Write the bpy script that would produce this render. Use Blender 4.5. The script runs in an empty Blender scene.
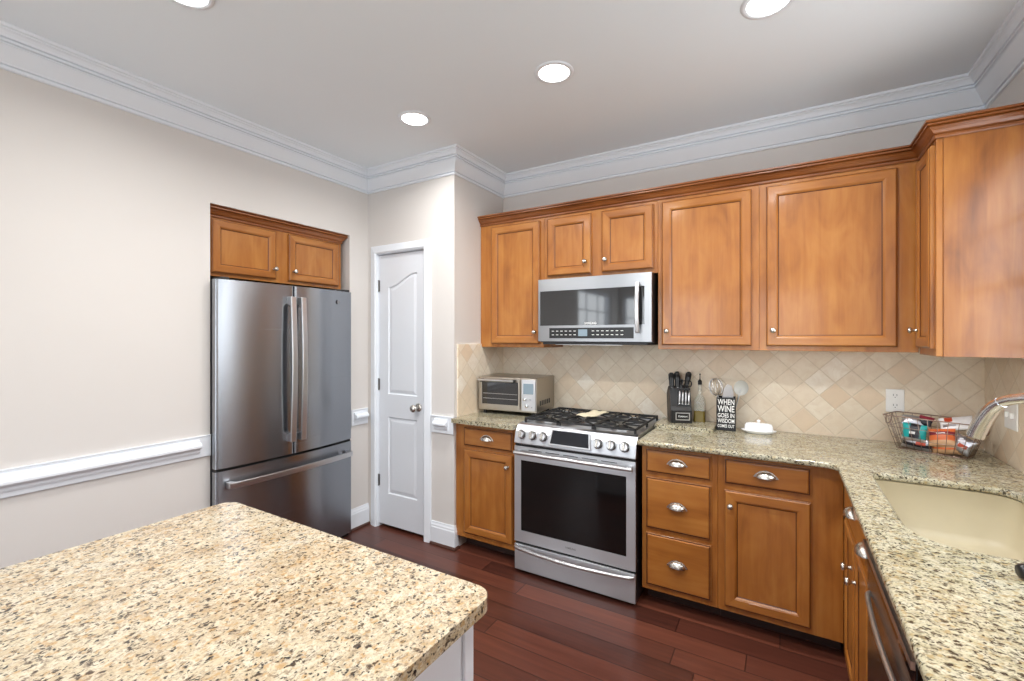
import bpy, bmesh, math, random
from mathutils import Vector, Matrix
random.seed(7)
PI = math.pi
R = math.radians
SC = bpy.context.scene
COL = SC.collection

# ------------------------------------------------------------------ camera
cam_d = bpy.data.cameras.new('camera')
cam_d.sensor_width = 36.0
cam_d.lens = 453.6 / 1024 * 36
cam_d.shift_y = -3.5 / 1024
cam_d.clip_start = 0.02
cam = bpy.data.objects.new('camera', cam_d)
cam.location = (0, 0, 1.46)
cam.rotation_euler = (PI / 2, 0, R(30.92))
COL.objects.link(cam)
SC.camera = cam

# ------------------------------------------------------------------ room numbers (metres)
YB = 3.07      # back wall
XR = 0.845     # right wall
XL = -2.765    # left wall
YP = 2.445     # pantry wall
XP = -1.922    # pantry side wall
ZF = 0.016     # floor level
YR = -3.3      # rear wall, behind the camera
ZC = 2.722     # ceiling
LIGHTS = [(-1.83, 1.96), (-0.94, 1.96), (-0.05, 1.96), (-1.875, 0.805), (-0.94, 0.805), (-0.05, 0.805), (-1.4, -1.35), (-0.3, -1.35)]

# ------------------------------------------------------------------ world and exposure
W = bpy.data.worlds.new('daylight')
SC.world = W
W.use_nodes = True
bg = W.node_tree.nodes['Background']
bg.inputs['Color'].default_value = (0.91, 0.96, 1.0, 1)
bg.inputs['Strength'].default_value = 5.4
SC.view_settings.view_transform = 'Standard'
SC.view_settings.look = 'None'
SC.view_settings.gamma = 1.0
SC.view_settings.use_curve_mapping = False
SC.view_settings.exposure = 0.06
try:
    SC.cycles.max_bounces = 10
    SC.cycles.diffuse_bounces = 6
    SC.cycles.glossy_bounces = 5
    SC.cycles.sample_clamp_indirect = 6.0
    SC.cycles.caustics_reflective = False
    SC.cycles.caustics_refractive = False
except Exception:
    pass
DOWNLIGHT_W = 10.5

def portal(loc, rot, sx, sy):
    l = bpy.data.lights.new('window_portal', 'AREA')
    l.shape = 'RECTANGLE'; l.size = sx; l.size_y = sy
    l.cycles.is_portal = True
    o = bpy.data.objects.new('window_portal', l)
    o.location = loc; o.rotation_euler = rot
    COL.objects.link(o)

WIN_R = (1.0, 2.32, 1.12, 2.30)       # right wall window: y0,y1,z0,z1
WIN_L = (-2.9, -1.3, 0.9, 2.25)       # left wall, behind the camera
WIN_B = [(-2.68, -0.95, 0.12, 2.25), (-0.55, 0.55, 0.9, 2.25)]   # rear wall: x0,x1,z0,z1
portal((XR + .1, (WIN_R[0] + WIN_R[1]) / 2, (WIN_R[2] + WIN_R[3]) / 2), (0, PI / 2, 0), WIN_R[3] - WIN_R[2], WIN_R[1] - WIN_R[0])
portal((XL - .1, (WIN_L[0] + WIN_L[1]) / 2, (WIN_L[2] + WIN_L[3]) / 2), (0, -PI / 2, 0), WIN_L[3] - WIN_L[2], WIN_L[1] - WIN_L[0])
for w in WIN_B:
    portal(((w[0] + w[1]) / 2, YR - .1, (w[2] + w[3]) / 2), (PI / 2, 0, 0), w[1] - w[0], w[3] - w[2])

# ------------------------------------------------------------------ colours and node helpers
def srgb(r, g, b):
    f = lambda c: (c / 255 / 12.92) if c / 255 <= 0.04045 else ((c / 255 + 0.055) / 1.055) ** 2.4
    return (f(r), f(g), f(b), 1)

class NT:
    def __init__(s, name):
        s.m = bpy.data.materials.new(name); s.m.use_nodes = True
        s.t = s.m.node_tree; s.p = s.t.nodes['Principled BSDF']
    def n(s, kind, **kw):
        nd = s.t.nodes.new(kind)
        for k, v in kw.items(): setattr(nd, k, v)
        return nd
    def l(s, a, b): s.t.links.new(a, b)
    def val(s, sock, v):
        if isinstance(v, (int, float)): sock.default_value = v
        elif isinstance(v, tuple): sock.default_value = v
        else: s.l(v, sock)
    def math(s, op, a, b=0.0, c=0.0):
        nd = s.n('ShaderNodeMath', operation=op)
        s.val(nd.inputs[0], a); s.val(nd.inputs[1], b); s.val(nd.inputs[2], c)
        return nd.outputs[0]
    def mix(s, fac, a, b, mode='MIX'):
        nd = s.n('ShaderNodeMix', data_type='RGBA', blend_type=mode)
        s.val(nd.inputs['Factor'], fac); s.val(nd.inputs['A'], a); s.val(nd.inputs['B'], b)
        return nd.outputs['Result']
    def ramp(s, fac, stops, interp='LINEAR'):
        nd = s.n('ShaderNodeValToRGB'); cr = nd.color_ramp; cr.interpolation = interp
        while len(cr.elements) < len(stops): cr.elements.new(0.5)
        for e, (p, c) in zip(cr.elements, stops): e.position = p; e.color = c
        s.l(fac, nd.inputs[0]); return nd.outputs[0]
    def coords(s, scale=(1, 1, 1), rnd=False, rot=(0, 0, 0), kind='Object'):
        tc = s.n('ShaderNodeTexCoord'); mp = s.n('ShaderNodeMapping')
        mp.inputs['Scale'].default_value = scale; mp.inputs['Rotation'].default_value = rot
        s.l(tc.outputs[kind], mp.inputs[0])
        if rnd:
            oi = s.n('ShaderNodeObjectInfo'); k = s.math('MULTIPLY', oi.outputs['Random'], 37.0)
            cx = s.n('ShaderNodeCombineXYZ')
            for i in range(3): s.l(k, cx.inputs[i])
            s.l(cx.outputs[0], mp.inputs['Location'])
        return mp.outputs[0]
    def noise(s, vec, scale, detail=3, rough=.5, dist=0.0):
        nd = s.n('ShaderNodeTexNoise'); s.l(vec, nd.inputs['Vector'])
        nd.inputs['Scale'].default_value = scale; nd.inputs['Detail'].default_value = detail
        nd.inputs['Roughness'].default_value = rough; nd.inputs['Distortion'].default_value = dist
        return nd.outputs[0]
    def bump(s, h, strength, dist=.002):
        nd = s.n('ShaderNodeBump'); nd.inputs['Strength'].default_value = strength
        nd.inputs['Distance'].default_value = dist; s.l(h, nd.inputs['Height'])
        s.l(nd.outputs[0], s.p.inputs['Normal'])
    def set(s, **kw):
        for k, v in kw.items(): s.val(s.p.inputs[k.replace('_', ' ')], v)
        return s.m

def plain(name, rgb, rough=.5, metal=0.0, var=.04, scale=30, **kw):
    t = NT(name)
    c = srgb(*rgb)
    n = t.noise(t.coords(), scale, 3)
    d = tuple(max(0, x * (1 - var)) for x in c[:3]) + (1,)
    u = tuple(min(1, x * (1 + var)) for x in c[:3]) + (1,)
    t.set(Base_Color=t.mix(n, d, u), Roughness=rough, Metallic=metal, **kw)
    return t.m

def wood(name, light, mid, dark, axis, rough=.33, figure=1.0):
    t = NT(name)
    sc = [26, 26, 26]; sc[axis] = 1.6
    v = t.coords(tuple(sc), rnd=True)
    g = t.noise(v, 1.0, 5, .6, .6)
    sc2 = [7, 7, 7]; sc2[axis] = 2.6
    v2 = t.coords(tuple(sc2), rnd=True)
    b = t.noise(v2, 1.3, 3, .5, .8)
    f = t.math('ADD', t.math('MULTIPLY', g, .45), t.math('MULTIPLY', b, .55))
    col = t.ramp(f, [(0.30, dark), (.48, mid), (.68, light)])
    t.set(Base_Color=col, Roughness=rough, Specular_IOR_Level=.45, Coat_Weight=.4, Coat_Roughness=.12)
    t.bump(g, .05, .001)
    return t.m

M = {}
M['wall'] = plain('cream wall paint', (214, 210, 206), .75, var=.015, scale=3)
M['ceiling'] = plain('ceiling paint', (232, 239, 244), .85, var=.01, scale=3)
M['trim'] = plain('white trim enamel', (228, 233, 239), .38, var=.01, scale=5)
M['doorwhite'] = plain('white door enamel', (222, 226, 232), .4, var=.01, scale=5)
WL, WM, WD = srgb(177, 119, 56), srgb(160, 99, 40), srgb(131, 76, 27)
M['wood_v'] = wood('stained maple upright grain', WL, WM, WD, 2)
M['wood_h'] = wood('stained maple level grain', WL, WM, WD, 0)
M['wood_y'] = wood('stained maple depth grain', WL, WM, WD, 1)
M['wood_panel_shaded'] = wood('stained maple end panel with painted shade', srgb(168, 110, 52), srgb(146, 88, 36), srgb(112, 62, 22), 2, .28)  # darker copy of the cabinet maple, with the panel's shade put into its colour
M['glaze'] = plain('dark glaze line', (78, 38, 14), .45, var=.1)
M['crownwood'] = wood('stained crown wood', srgb(150, 90, 42), srgb(128, 72, 30), srgb(100, 52, 20), 0)
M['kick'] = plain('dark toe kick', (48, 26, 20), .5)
M['shoe'] = plain('dark shoe moulding', (72, 42, 32), .4)
M['nickel'] = plain('satin nickel', (205, 200, 192), .27, 1.0, var=.02)
M['darknickel'] = plain('aged hinge metal', (120, 118, 116), .4, 1.0)
M['chrome'] = plain('chrome', (228, 230, 234), .2, 1.0, var=.01)
M['black'] = plain('black plastic', (18, 18, 19), .35)
M['blackgloss'] = plain('black gloss', (10, 10, 11), .08)
M['iron'] = plain('cast iron', (26, 26, 27), .55)
M['gasket'] = plain('dark grey gasket', (45, 45, 47), .6)
M['whiteplastic'] = plain('white plastic', (240, 240, 238), .35)
M['porcelain'] = plain('white glazed porcelain', (238, 240, 242), .12)
M['sink'] = plain('beige composite sink', (192, 182, 156), .4, var=.03)
M['white_paint_text'] = plain('white lettering', (232, 232, 230), .5)
M['grey_text'] = plain('grey lettering', (120, 120, 122), .4)
M['islandwhite'] = plain('white island paint', (218, 220, 226), .45, var=.01)
M['screen'] = plain('dark display glass', (22, 24, 30), .1)
M['lcd'] = plain('grey display', (128, 146, 158), .25)

def steel(name, rgb, rough, aniso=.6, rot=0.0, streak=(.8, .8, 420)):
    t = NT(name)
    c = srgb(*rgb)
    n = t.noise(t.coords(streak), 1.0, 2, .5)
    t.set(Base_Color=t.mix(n, tuple(x * .96 for x in c[:3]) + (1,), c), Metallic=1.0,
          Roughness=t.math('ADD', t.math('MULTIPLY', n, .06), rough - .03), Anisotropic=aniso, Anisotropic_Rotation=rot)
    tg = t.n('ShaderNodeTangent', direction_type='RADIAL', axis='Z')
    t.l(tg.outputs[0], t.p.inputs['Tangent'])
    return t.m
M['steel'] = steel('brushed stainless', (200, 203, 208), .40, .8, .25)
M['steel_fridge'] = steel('brushed fridge stainless', (160, 163, 168), .26, .85, .25)
M['steel_microwave'] = steel('brushed microwave stainless', (168, 170, 173), .36, .8, .25)
M['steel_bar'] = steel('satin bar stainless', (205, 205, 206), .3, .2)
M['steel_warm'] = steel('warm toaster stainless', (178, 170, 158), .32, .3)

def glassy(name, rgb, rough, alpha):
    t = NT(name)
    n = t.noise(t.coords(), 8, 2)
    c = srgb(*rgb)
    t.set(Base_Color=t.mix(n, tuple(x * .9 for x in c[:3]) + (1,), c), Roughness=rough, Transmission_Weight=alpha, IOR=1.45)
    return t.m
M['ovenglass'] = plain('dark oven glass', (12, 12, 13), .06, Specular_IOR_Level=.5)
M['mwglass'] = plain('dark microwave glass', (34, 34, 35), .05, Specular_IOR_Level=1.0)
M['clearglass'] = plain('clear bottle glass', (214, 216, 206), .05, Alpha=.32)
M['oil'] = plain('olive oil', (108, 90, 14), .12)
M['clearplastic'] = glassy('clear cling film', (235, 235, 238), .15, .7)

def granite(name, tint, dens, axis):
    t = NT(name)
    v = t.coords()
    wv = t.n('ShaderNodeTexNoise'); t.l(v, wv.inputs['Vector']); wv.inputs['Scale'].default_value = 85; wv.inputs['Detail'].default_value = 4
    va = t.n('ShaderNodeVectorMath', operation='MULTIPLY_ADD')
    t.l(wv.outputs['Color'], va.inputs[0]); va.inputs[1].default_value = (.024, .024, .024); t.l(v, va.inputs[2])
    vd = va.outputs[0]
    def st(vec, k, off):
        mp = t.n('ShaderNodeMapping'); mp.inputs['Location'].default_value = (off, off * 2, off)
        sc = [1, 1, 1]; sc[axis] = k; mp.inputs['Scale'].default_value = tuple(sc); t.l(vec, mp.inputs[0]); return mp.outputs[0]
    big = t.noise(st(v, .5, 0), 11, 6, .7, .8)
    base = t.ramp(big, [(.32, srgb(*tint[0])), (.45, srgb(*tint[1])), (.56, srgb(*tint[2])), (.70, srgb(*tint[3]))])
    med = t.noise(st(vd, .6, 3), 75, 4, .65)
    base = t.mix(t.math('MULTIPLY', t.ramp(med, [(.45, (0, 0, 0, 1)), (.62, (1, 1, 1, 1))]), .7), base, srgb(*tint[4]))
    def specks(scale, thr, amt, off, k):
        vo = t.n('ShaderNodeTexVoronoi', feature='F1'); vo.inputs['Scale'].default_value = scale; t.l(st(vd, k, off), vo.inputs['Vector'])
        sp = t.n('ShaderNodeSeparateColor'); t.l(vo.outputs['Color'], sp.inputs[0])
        nz = t.noise(v, 13 + off, 2)
        m1 = t.math('GREATER_THAN', t.math('ADD', sp.outputs[0], t.math('MULTIPLY', nz, .45)), thr + .225)
        soft = t.ramp(vo.outputs['Distance'], [(.30, (1, 1, 1, 1)), (.62, (.0, .0, .0, 1))])
        return t.math('MULTIPLY', t.math('MULTIPLY', m1, soft), amt)
    fine = t.noise(st(v, .7, 9), 260, 3, .7)
    base = t.mix(t.math('MULTIPLY', t.ramp(fine, [(.50, (0, 0, 0, 1)), (.62, (1, 1, 1, 1))]), .6), base, srgb(*tint[6]))
    base = t.mix(specks(95, .70, .75, 1.3, .75), base, srgb(*tint[5]))
    base = t.mix(specks(140, .74, .8, 2.7, .75), base, srgb(*tint[6]))
    base = t.mix(specks(105, dens, .95, 5.1, .7), base, srgb(*tint[7]))
    base = t.mix(specks(170, dens - .05, .95, 7.9, .75), base, srgb(*tint[8]))
    t.set(Base_Color=base, Roughness=.11, Specular_IOR_Level=.5)
    return t.m
M['granite_island'] = granite('warm speckled granite', [(162, 138, 104), (178, 160, 131), (190, 177, 150), (182, 174, 158), (204, 194, 174), (170, 136, 90), (124, 108, 90), (62, 48, 38), (34, 34, 36)], .86, 1)
M['granite'] = granite('green cream speckled granite', [(144, 132, 100), (168, 160, 130), (184, 178, 152), (170, 168, 152), (196, 190, 170), (154, 132, 90), (104, 98, 82), (54, 46, 34), (30, 30, 28)], .79, 0)

def tilemat(name, axis):
    t = NT(name)
    tc = t.n('ShaderNodeTexCoord'); sx = t.n('ShaderNodeSeparateXYZ'); t.l(tc.outputs['Object'], sx.inputs[0])
    s = sx.outputs[axis]; z = sx.outputs[2]
    side = .1032
    a = t.math('SUBTRACT', s, .682 if axis == 0 else 3.07 + .163); b = t.math('SUBTRACT', z, 1.28)
    q = .70711 / side
    u = t.math('ADD', t.math('MULTIPLY', t.math('ADD', a, b), q), .5)
    v = t.math('ADD', t.math('MULTIPLY', t.math('SUBTRACT', a, b), q), .5)
    wn = t.noise(tc.outputs['Object'], 60, 3)
    def edge(x):
        fr = t.math('FRACT', x)
        return t.math('MINIMUM', fr, t.math('SUBTRACT', 1.0, fr))
    e = t.math('ADD', t.math('MINIMUM', edge(u), edge(v)), t.math('MULTIPLY', t.math('SUBTRACT', wn, .5), .05))
    cx = t.n('ShaderNodeCombineXYZ'); t.l(t.math('FLOOR', u), cx.inputs[0]); t.l(t.math('FLOOR', v), cx.inputs[1]); cx.inputs[2].default_value = axis
    wh = t.n('ShaderNodeTexWhiteNoise', noise_dimensions='3D'); t.l(cx.outputs[0], wh.inputs['Vector'])
    tone = t.ramp(wh.outputs['Value'], [(0, srgb(226, 200, 170)), (.14, srgb(234, 220, 198)), (.55, srgb(240, 228, 208)), (.8, srgb(230, 210, 184)), (1, srgb(246, 238, 224))])
    cloud = t.noise(tc.outputs['Object'], 16, 5, .6, 1.0)
    tone = t.mix(t.math('MULTIPLY', t.ramp(cloud, [(.4, (0, 0, 0, 1)), (.65, (1, 1, 1, 1))]), .45), tone, srgb(220, 200, 174))
    pit = t.noise(tc.outputs['Object'], 120, 3, .7)
    tone = t.mix(t.ramp(pit, [(.66, (0, 0, 0, 1)), (.72, (.5, .5, .5, 1))]), tone, srgb(186, 166, 140))
    mort = t.ramp(e, [(.010, (1, 1, 1, 1)), (.030, (0, 0, 0, 1))])
    col = t.mix(mort, tone, srgb(218, 202, 178))
    h = t.ramp(e, [(.01, (0, 0, 0, 1)), (.05, (1, 1, 1, 1))])
    t.set(Base_Color=col, Roughness=.42)
    t.bump(h, .35, .003)
    return t.m
M['tile_x'] = tilemat('tumbled travertine diamonds', 0)
M['tile_y'] = tilemat('tumbled travertine diamonds side', 1)

def floormat():
    t = NT('dark cherry plank floor')
    tc = t.n('ShaderNodeTexCoord'); sx = t.n('ShaderNodeSeparateXYZ'); t.l(tc.outputs['Object'], sx.inputs[0])
    y = t.math('DIVIDE', sx.outputs[1], .122); row = t.math('FLOOR', y)
    w1 = t.n('ShaderNodeTexWhiteNoise', noise_dimensions='1D'); t.l(row, w1.inputs['W'])
    x = t.math('ADD', t.math('DIVIDE', sx.outputs[0], 1.15), t.math('MULTIPLY', w1.outputs['Value'], 5.3))
    cell = t.math('FLOOR', x)
    cx = t.n('ShaderNodeCombineXYZ'); t.l(row, cx.inputs[0]); t.l(cell, cx.inputs[1])
    w2 = t.n('ShaderNodeTexWhiteNoise', noise_dimensions='3D'); t.l(cx.outputs[0], w2.inputs['Vector'])
    fy = t.math('FRACT', y); ey = t.math('MULTIPLY', t.math('MINIMUM', fy, t.math('SUBTRACT', 1.0, fy)), .122)
    fx = t.math('FRACT', x); ex = t.math('MULTIPLY', t.math('MINIMUM', fx, t.math('SUBTRACT', 1.0, fx)), 1.15)
    e = t.math('MINIMUM', ex, ey)
    off = t.n('ShaderNodeVectorMath', operation='MULTIPLY_ADD'); t.l(w2.outputs['Color'], off.inputs[0]); off.inputs[1].default_value = (9, 9, 9); t.l(tc.outputs['Object'], off.inputs[2])
    mp = t.n('ShaderNodeMapping'); mp.inputs['Scale'].default_value = (2.2, 38, 1); t.l(off.outputs[0], mp.inputs[0])
    g = t.noise(mp.outputs[0], 1.0, 5, .6, .5)
    f = t.math('ADD', t.math('MULTIPLY', g, .55), t.math('MULTIPLY', w2.outputs['Value'], .45))
    col = t.ramp(f, [(.2, srgb(58, 31, 25)), (.5, srgb(88, 48, 37)), (.8, srgb(116, 66, 50))])
    gap = t.ramp(e, [(.0008, (1, 1, 1, 1)), (.002, (0, 0, 0, 1))])
    col = t.mix(gap, col, srgb(24, 12, 10))
    t.set(Base_Color=col, Roughness=t.math('ADD', t.math('MULTIPLY', g, .1), .26))
    t.bump(t.math('ADD', t.math('MULTIPLY', g, .3), t.ramp(e, [(.0005, (0, 0, 0, 1)), (.003, (1, 1, 1, 1))])), .25, .0015)
    return t.m
M['floor'] = floormat()

def emit(name, rgb, strength):
    t = NT(name)
    t.set(Base_Color=srgb(*rgb), Emission_Color=srgb(*rgb), Emission_Strength=strength)
    return t.m
M['lamp'] = emit('lit lamp lens', (255, 250, 244), 9.0)

# ------------------------------------------------------------------ mesh helpers
def build(name, bm, mats, parent=None, loc=None, rot=None, smooth=False, bevel=0.0, seg=2, auto=None):
    bmesh.ops.recalc_face_normals(bm, faces=bm.faces)
    me = bpy.data.meshes.new(name)
    bm.to_mesh(me); bm.free()
    if not isinstance(mats, (list, tuple)): mats = [mats]
    for m in mats: me.materials.append(m)
    o = bpy.data.objects.new(name, me)
    COL.objects.link(o)
    if parent is not None: o.parent = parent
    if loc is not None: o.location = loc
    if rot is not None: o.rotation_euler = rot
    if smooth:
        for p in me.polygons: p.use_smooth = True
        if auto is not None:
            try: me.set_sharp_from_angle(angle=R(auto))
            except Exception: pass
    if bevel > 0:
        md = o.modifiers.new('bevel', 'BEVEL'); md.width = bevel; md.segments = seg
        md.limit_method = 'ANGLE'; md.angle_limit = R(35)
        if seg > 2:
            for p in me.polygons: p.use_smooth = True
            try: me.set_sharp_from_angle(angle=R(30))
            except Exception: pass
            md.harden_normals = True
    return o

def bx(bm, x0, x1, y0, y1, z0, z1, mi=0, mat=None):
    vs = [bm.verts.new(p) for p in ((x0, y0, z0), (x1, y0, z0), (x1, y1, z0), (x0, y1, z0), (x0, y0, z1), (x1, y0, z1), (x1, y1, z1), (x0, y1, z1))]
    if mat is not None:
        for v in vs: v.co = mat @ v.co
    for q in ((0, 1, 2, 3), (4, 5, 6, 7), (0, 1, 5, 4), (1, 2, 6, 5), (2, 3, 7, 6), (3, 0, 4, 7)):
        f = bm.faces.new([vs[i] for i in q]); f.material_index = mi
    return bm

def box(*a, **k):
    return bx(bmesh.new(), *a, **k)

def prism(pts, axis, a, b, bm=None, mi=0):
    """pts 2D polygon extruded along axis ('x': pts are (y,z), 'y': (x,z), 'z': (x,y))"""
    bm = bm or bmesh.new()
    def P(p, t):
        return {'x': (t, p[0], p[1]), 'y': (p[0], t, p[1]), 'z': (p[0], p[1], t)}[axis]
    A = [bm.verts.new(P(p, a)) for p in pts]; B = [bm.verts.new(P(p, b)) for p in pts]
    fs = [bm.faces.new(A), bm.faces.new(B[::-1])]
    n = len(pts)
    for i in range(n):
        fs.append(bm.faces.new((A[i], A[(i + 1) % n], B[(i + 1) % n], B[i])))
    for f in fs: f.material_index = mi
    return bm

def lathe(prof, seg=24, bm=None, mi=0, mat=None):
    bm = bm or bmesh.new()
    rings = []
    for r, z in prof:
        if r < 1e-6:
            rings.append([bm.verts.new((0, 0, z))])
        else:
            rings.append([bm.verts.new((r * math.cos(2 * PI * i / seg), r * math.sin(2 * PI * i / seg), z)) for i in range(seg)])
    if mat is not None:
        for rg in rings:
            for v in rg: v.co = mat @ v.co
    for a, b in zip(rings, rings[1:]):
        for i in range(seg):
            j = (i + 1) % seg
            if len(a) == 1 and len(b) == 1: continue
            if len(a) == 1: f = bm.faces.new((a[0], b[i], b[j]))
            elif len(b) == 1: f = bm.faces.new((a[i], a[j], b[0]))
            else: f = bm.faces.new((a[i], a[j], b[j], b[i]))
            f.material_index = mi
    return bm

def catmull(pts, n=6):
    pts = [Vector(p) for p in pts]
    out = []
    for i in range(len(pts) - 1):
        p0 = pts[max(i - 1, 0)]; p1 = pts[i]; p2 = pts[i + 1]; p3 = pts[min(i + 2, len(pts) - 1)]
        for k in range(n):
            t = k / n
            out.append(.5 * ((2 * p1) + (-p0 + p2) * t + (2 * p0 - 5 * p1 + 4 * p2 - p3) * t * t + (-p0 + 3 * p1 - 3 * p2 + p3) * t ** 3))
    out.append(pts[-1]); return out

def tube(pts, r, bm=None, seg=8, mi=0, closed=False, cap=True, flat=1.0, upv=None):
    bm = bm or bmesh.new()
    pts = [Vector(p) for p in pts]; n = len(pts)
    rs = r if isinstance(r, (list, tuple)) else [r] * n
    rings = []; prev = None
    for i, p in enumerate(pts):
        if closed: d = pts[(i + 1) % n] - pts[i - 1]
        else: d = pts[min(i + 1, n - 1)] - pts[max(i - 1, 0)]
        d.normalize()
        if prev is None:
            up = Vector(upv) if upv else (Vector((0, 0, 1)) if abs(d.z) < .9 else Vector((1, 0, 0)))
            a = d.cross(up).normalized()
        else:
            a = (prev - d * prev.dot(d)).normalized()
        prev = a; b = d.cross(a)
        rings.append([bm.verts.new(p + a * rs[i] * math.cos(2 * PI * k / seg) + b * rs[i] * flat * math.sin(2 * PI * k / seg)) for k in range(seg)])
    m = n if closed else n - 1
    for i in range(m):
        A = rings[i]; B = rings[(i + 1) % n]
        for k in range(seg):
            f = bm.faces.new((A[k], A[(k + 1) % seg], B[(k + 1) % seg], B[k])); f.material_index = mi
    if cap and not closed:
        for rg in (rings[0], rings[-1]):
            f = bm.faces.new(rg); f.material_index = mi
    return bm

def sweep(path, prof, closed=False, bm=None, mi=0):
    """profile (d,z): d is the offset to the right of the travel direction in plan; corners are mitred"""
    bm = bm or bmesh.new()
    P = [Vector(p[:2]) for p in path]; n = len(P); rings = []
    for i in range(n):
        if closed or 0 < i < n - 1:
            d0 = (P[i] - P[i - 1]).normalized(); d1 = (P[(i + 1) % n] - P[i]).normalized()
        elif i == 0: d0 = d1 = (P[1] - P[0]).normalized()
        else: d0 = d1 = (P[-1] - P[-2]).normalized()
        n0 = Vector((d0.y, -d0.x)); n1 = Vector((d1.y, -d1.x))
        m = (n0 + n1).normalized(); k = 1.0 / max(.2, m.dot(n0))
        rings.append([bm.verts.new((P[i].x + m.x * d * k, P[i].y + m.y * d * k, z)) for d, z in prof])
    q = len(prof)
    for i in range(n if closed else n - 1):
        A = rings[i]; B = rings[(i + 1) % n]
        for k in range(q):
            f = bm.faces.new((A[k], A[(k + 1) % q], B[(k + 1) % q], B[k])); f.material_index = mi
    if not closed:
        bm.faces.new(rings[0]).material_index = mi; bm.faces.new(rings[-1][::-1]).material_index = mi
    return bm

def rrect(x0, x1, y0, y1, r, seg=6):
    rr = r if isinstance(r, (list, tuple)) else [r] * 4
    pts = []
    for (cx, cy, a0), q in zip(((x1, y1, 0), (x0, y1, 90), (x0, y0, 180), (x1, y0, 270)), rr):
        sx = -1 if cx == x1 else 1; sy = -1 if cy == y1 else 1
        ox, oy = cx + sx * q, cy + sy * q
        if q < 1e-6: pts.append((cx, cy)); continue
        for k in range(seg + 1):
            a = R(a0 + 90 * k / seg); pts.append((ox + q * math.cos(a), oy + q * math.sin(a)))
    return pts

def slab(outer, holes, z0, z1):
    bm = bmesh.new(); es = []
    for lp in [outer] + holes:
        vs = [bm.verts.new((p[0], p[1], z0)) for p in lp]
        es += [bm.edges.new((vs[i], vs[(i + 1) % len(vs)])) for i in range(len(vs))]
    r = bmesh.ops.triangle_fill(bm, edges=es, use_beauty=True)
    fs = [g for g in r['geom'] if isinstance(g, bmesh.types.BMFace)]
    ex = bmesh.ops.extrude_face_region(bm, geom=fs)
    for v in ex['geom']:
        if isinstance(v, bmesh.types.BMVert): v.co.z = z1
    return bm

def text_mesh(name, s, size, mat, parent, loc, rot, ext=.0004, sx=1.0, align='CENTER'):
    cu = bpy.data.curves.new(name, 'FONT'); cu.body = s; cu.size = size; cu.align_x = align; cu.align_y = 'CENTER'
    cu.extrude = ext; cu.offset = size * .012; cu.resolution_u = 3
    o = bpy.data.objects.new(name, cu); COL.objects.link(o)
    bpy.context.view_layer.update()
    me = bpy.data.meshes.new_from_object(o.evaluated_get(bpy.context.evaluated_depsgraph_get()))
    bpy.data.objects.remove(o); bpy.data.curves.remove(cu)
    me.materials.clear(); me.materials.append(mat)
    for v in me.vertices: v.co.x *= sx
    m = bpy.data.objects.new(name, me); COL.objects.link(m)
    m.parent = parent; m.location = loc; m.rotation_euler = rot
    return m

def thing(name, label, cat, loc=(0, 0, 0), rz=0.0, group=None):
    o = bpy.data.objects.new(name, None); COL.objects.link(o)
    o.empty_display_size = .05
    o.location = loc; o.rotation_euler = (0, 0, rz); o['label'] = label; o['category'] = cat
    if group: o['group'] = group
    return o

def tag(o, label, cat, group=None):
    o['label'] = label; o['category'] = cat
    if group: o['group'] = group
    return o

def struct(o, label=None):
    o['kind'] = 'structure'
    if label: o['label'] = label
    return o

def dup_tree(o, parent=None):
    c = o.copy(); COL.objects.link(c)
    if parent is not None: c.parent = parent
    for ch in list(o.children): dup_tree(ch, c)
    return c

# ================================================================== THE ROOM
struct(build('floor', box(XL - 1.0, XR + .3, YR - .3, YB + .3, -.1, ZF), M['floor']), 'dark red-brown wooden plank floor')
struct(build('ceiling', box(XL - 1.0, XR + .3, YR - .3, YB + .3, ZC, ZC + .1), M['ceiling']), 'smooth pale grey-white ceiling')
T = .15
AY0, AY1, AZ = 1.315, 2.270, 2.215       # fridge alcove opening
bm = bmesh.new()
bx(bm, XL - T, XL, WIN_L[1], AY0, 0, ZC); bx(bm, XL - T, XL, YR, WIN_L[0], 0, ZC); bx(bm, XL - T, XL, WIN_L[0], WIN_L[1], 0, WIN_L[2]); bx(bm, XL - T, XL, WIN_L[0], WIN_L[1], WIN_L[3], ZC); bx(bm, XL - T, XL, AY1, YB + T, 0, ZC); bx(bm, XL - T, XL, AY0, AY1, AZ, ZC)
struct(build('wall_left', bm, M['wall']), 'cream wall on the left with the fridge alcove')
bm = bmesh.new()
bx(bm, XL - .82, XL - T, AY0 - .05, AY0, 0, AZ + .05); bx(bm, XL - .82, XL - T, AY1, AY1 + .05, 0, AZ + .05)
bx(bm, XL - .87, XL - .82, AY0 - .05, AY1 + .05, 0, AZ + .05); bx(bm, XL - .82, XL - T, AY0, AY1, AZ, AZ + .05)
struct(build('wall_alcove', bm, M['trim']), 'white lining of the fridge alcove')
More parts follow.
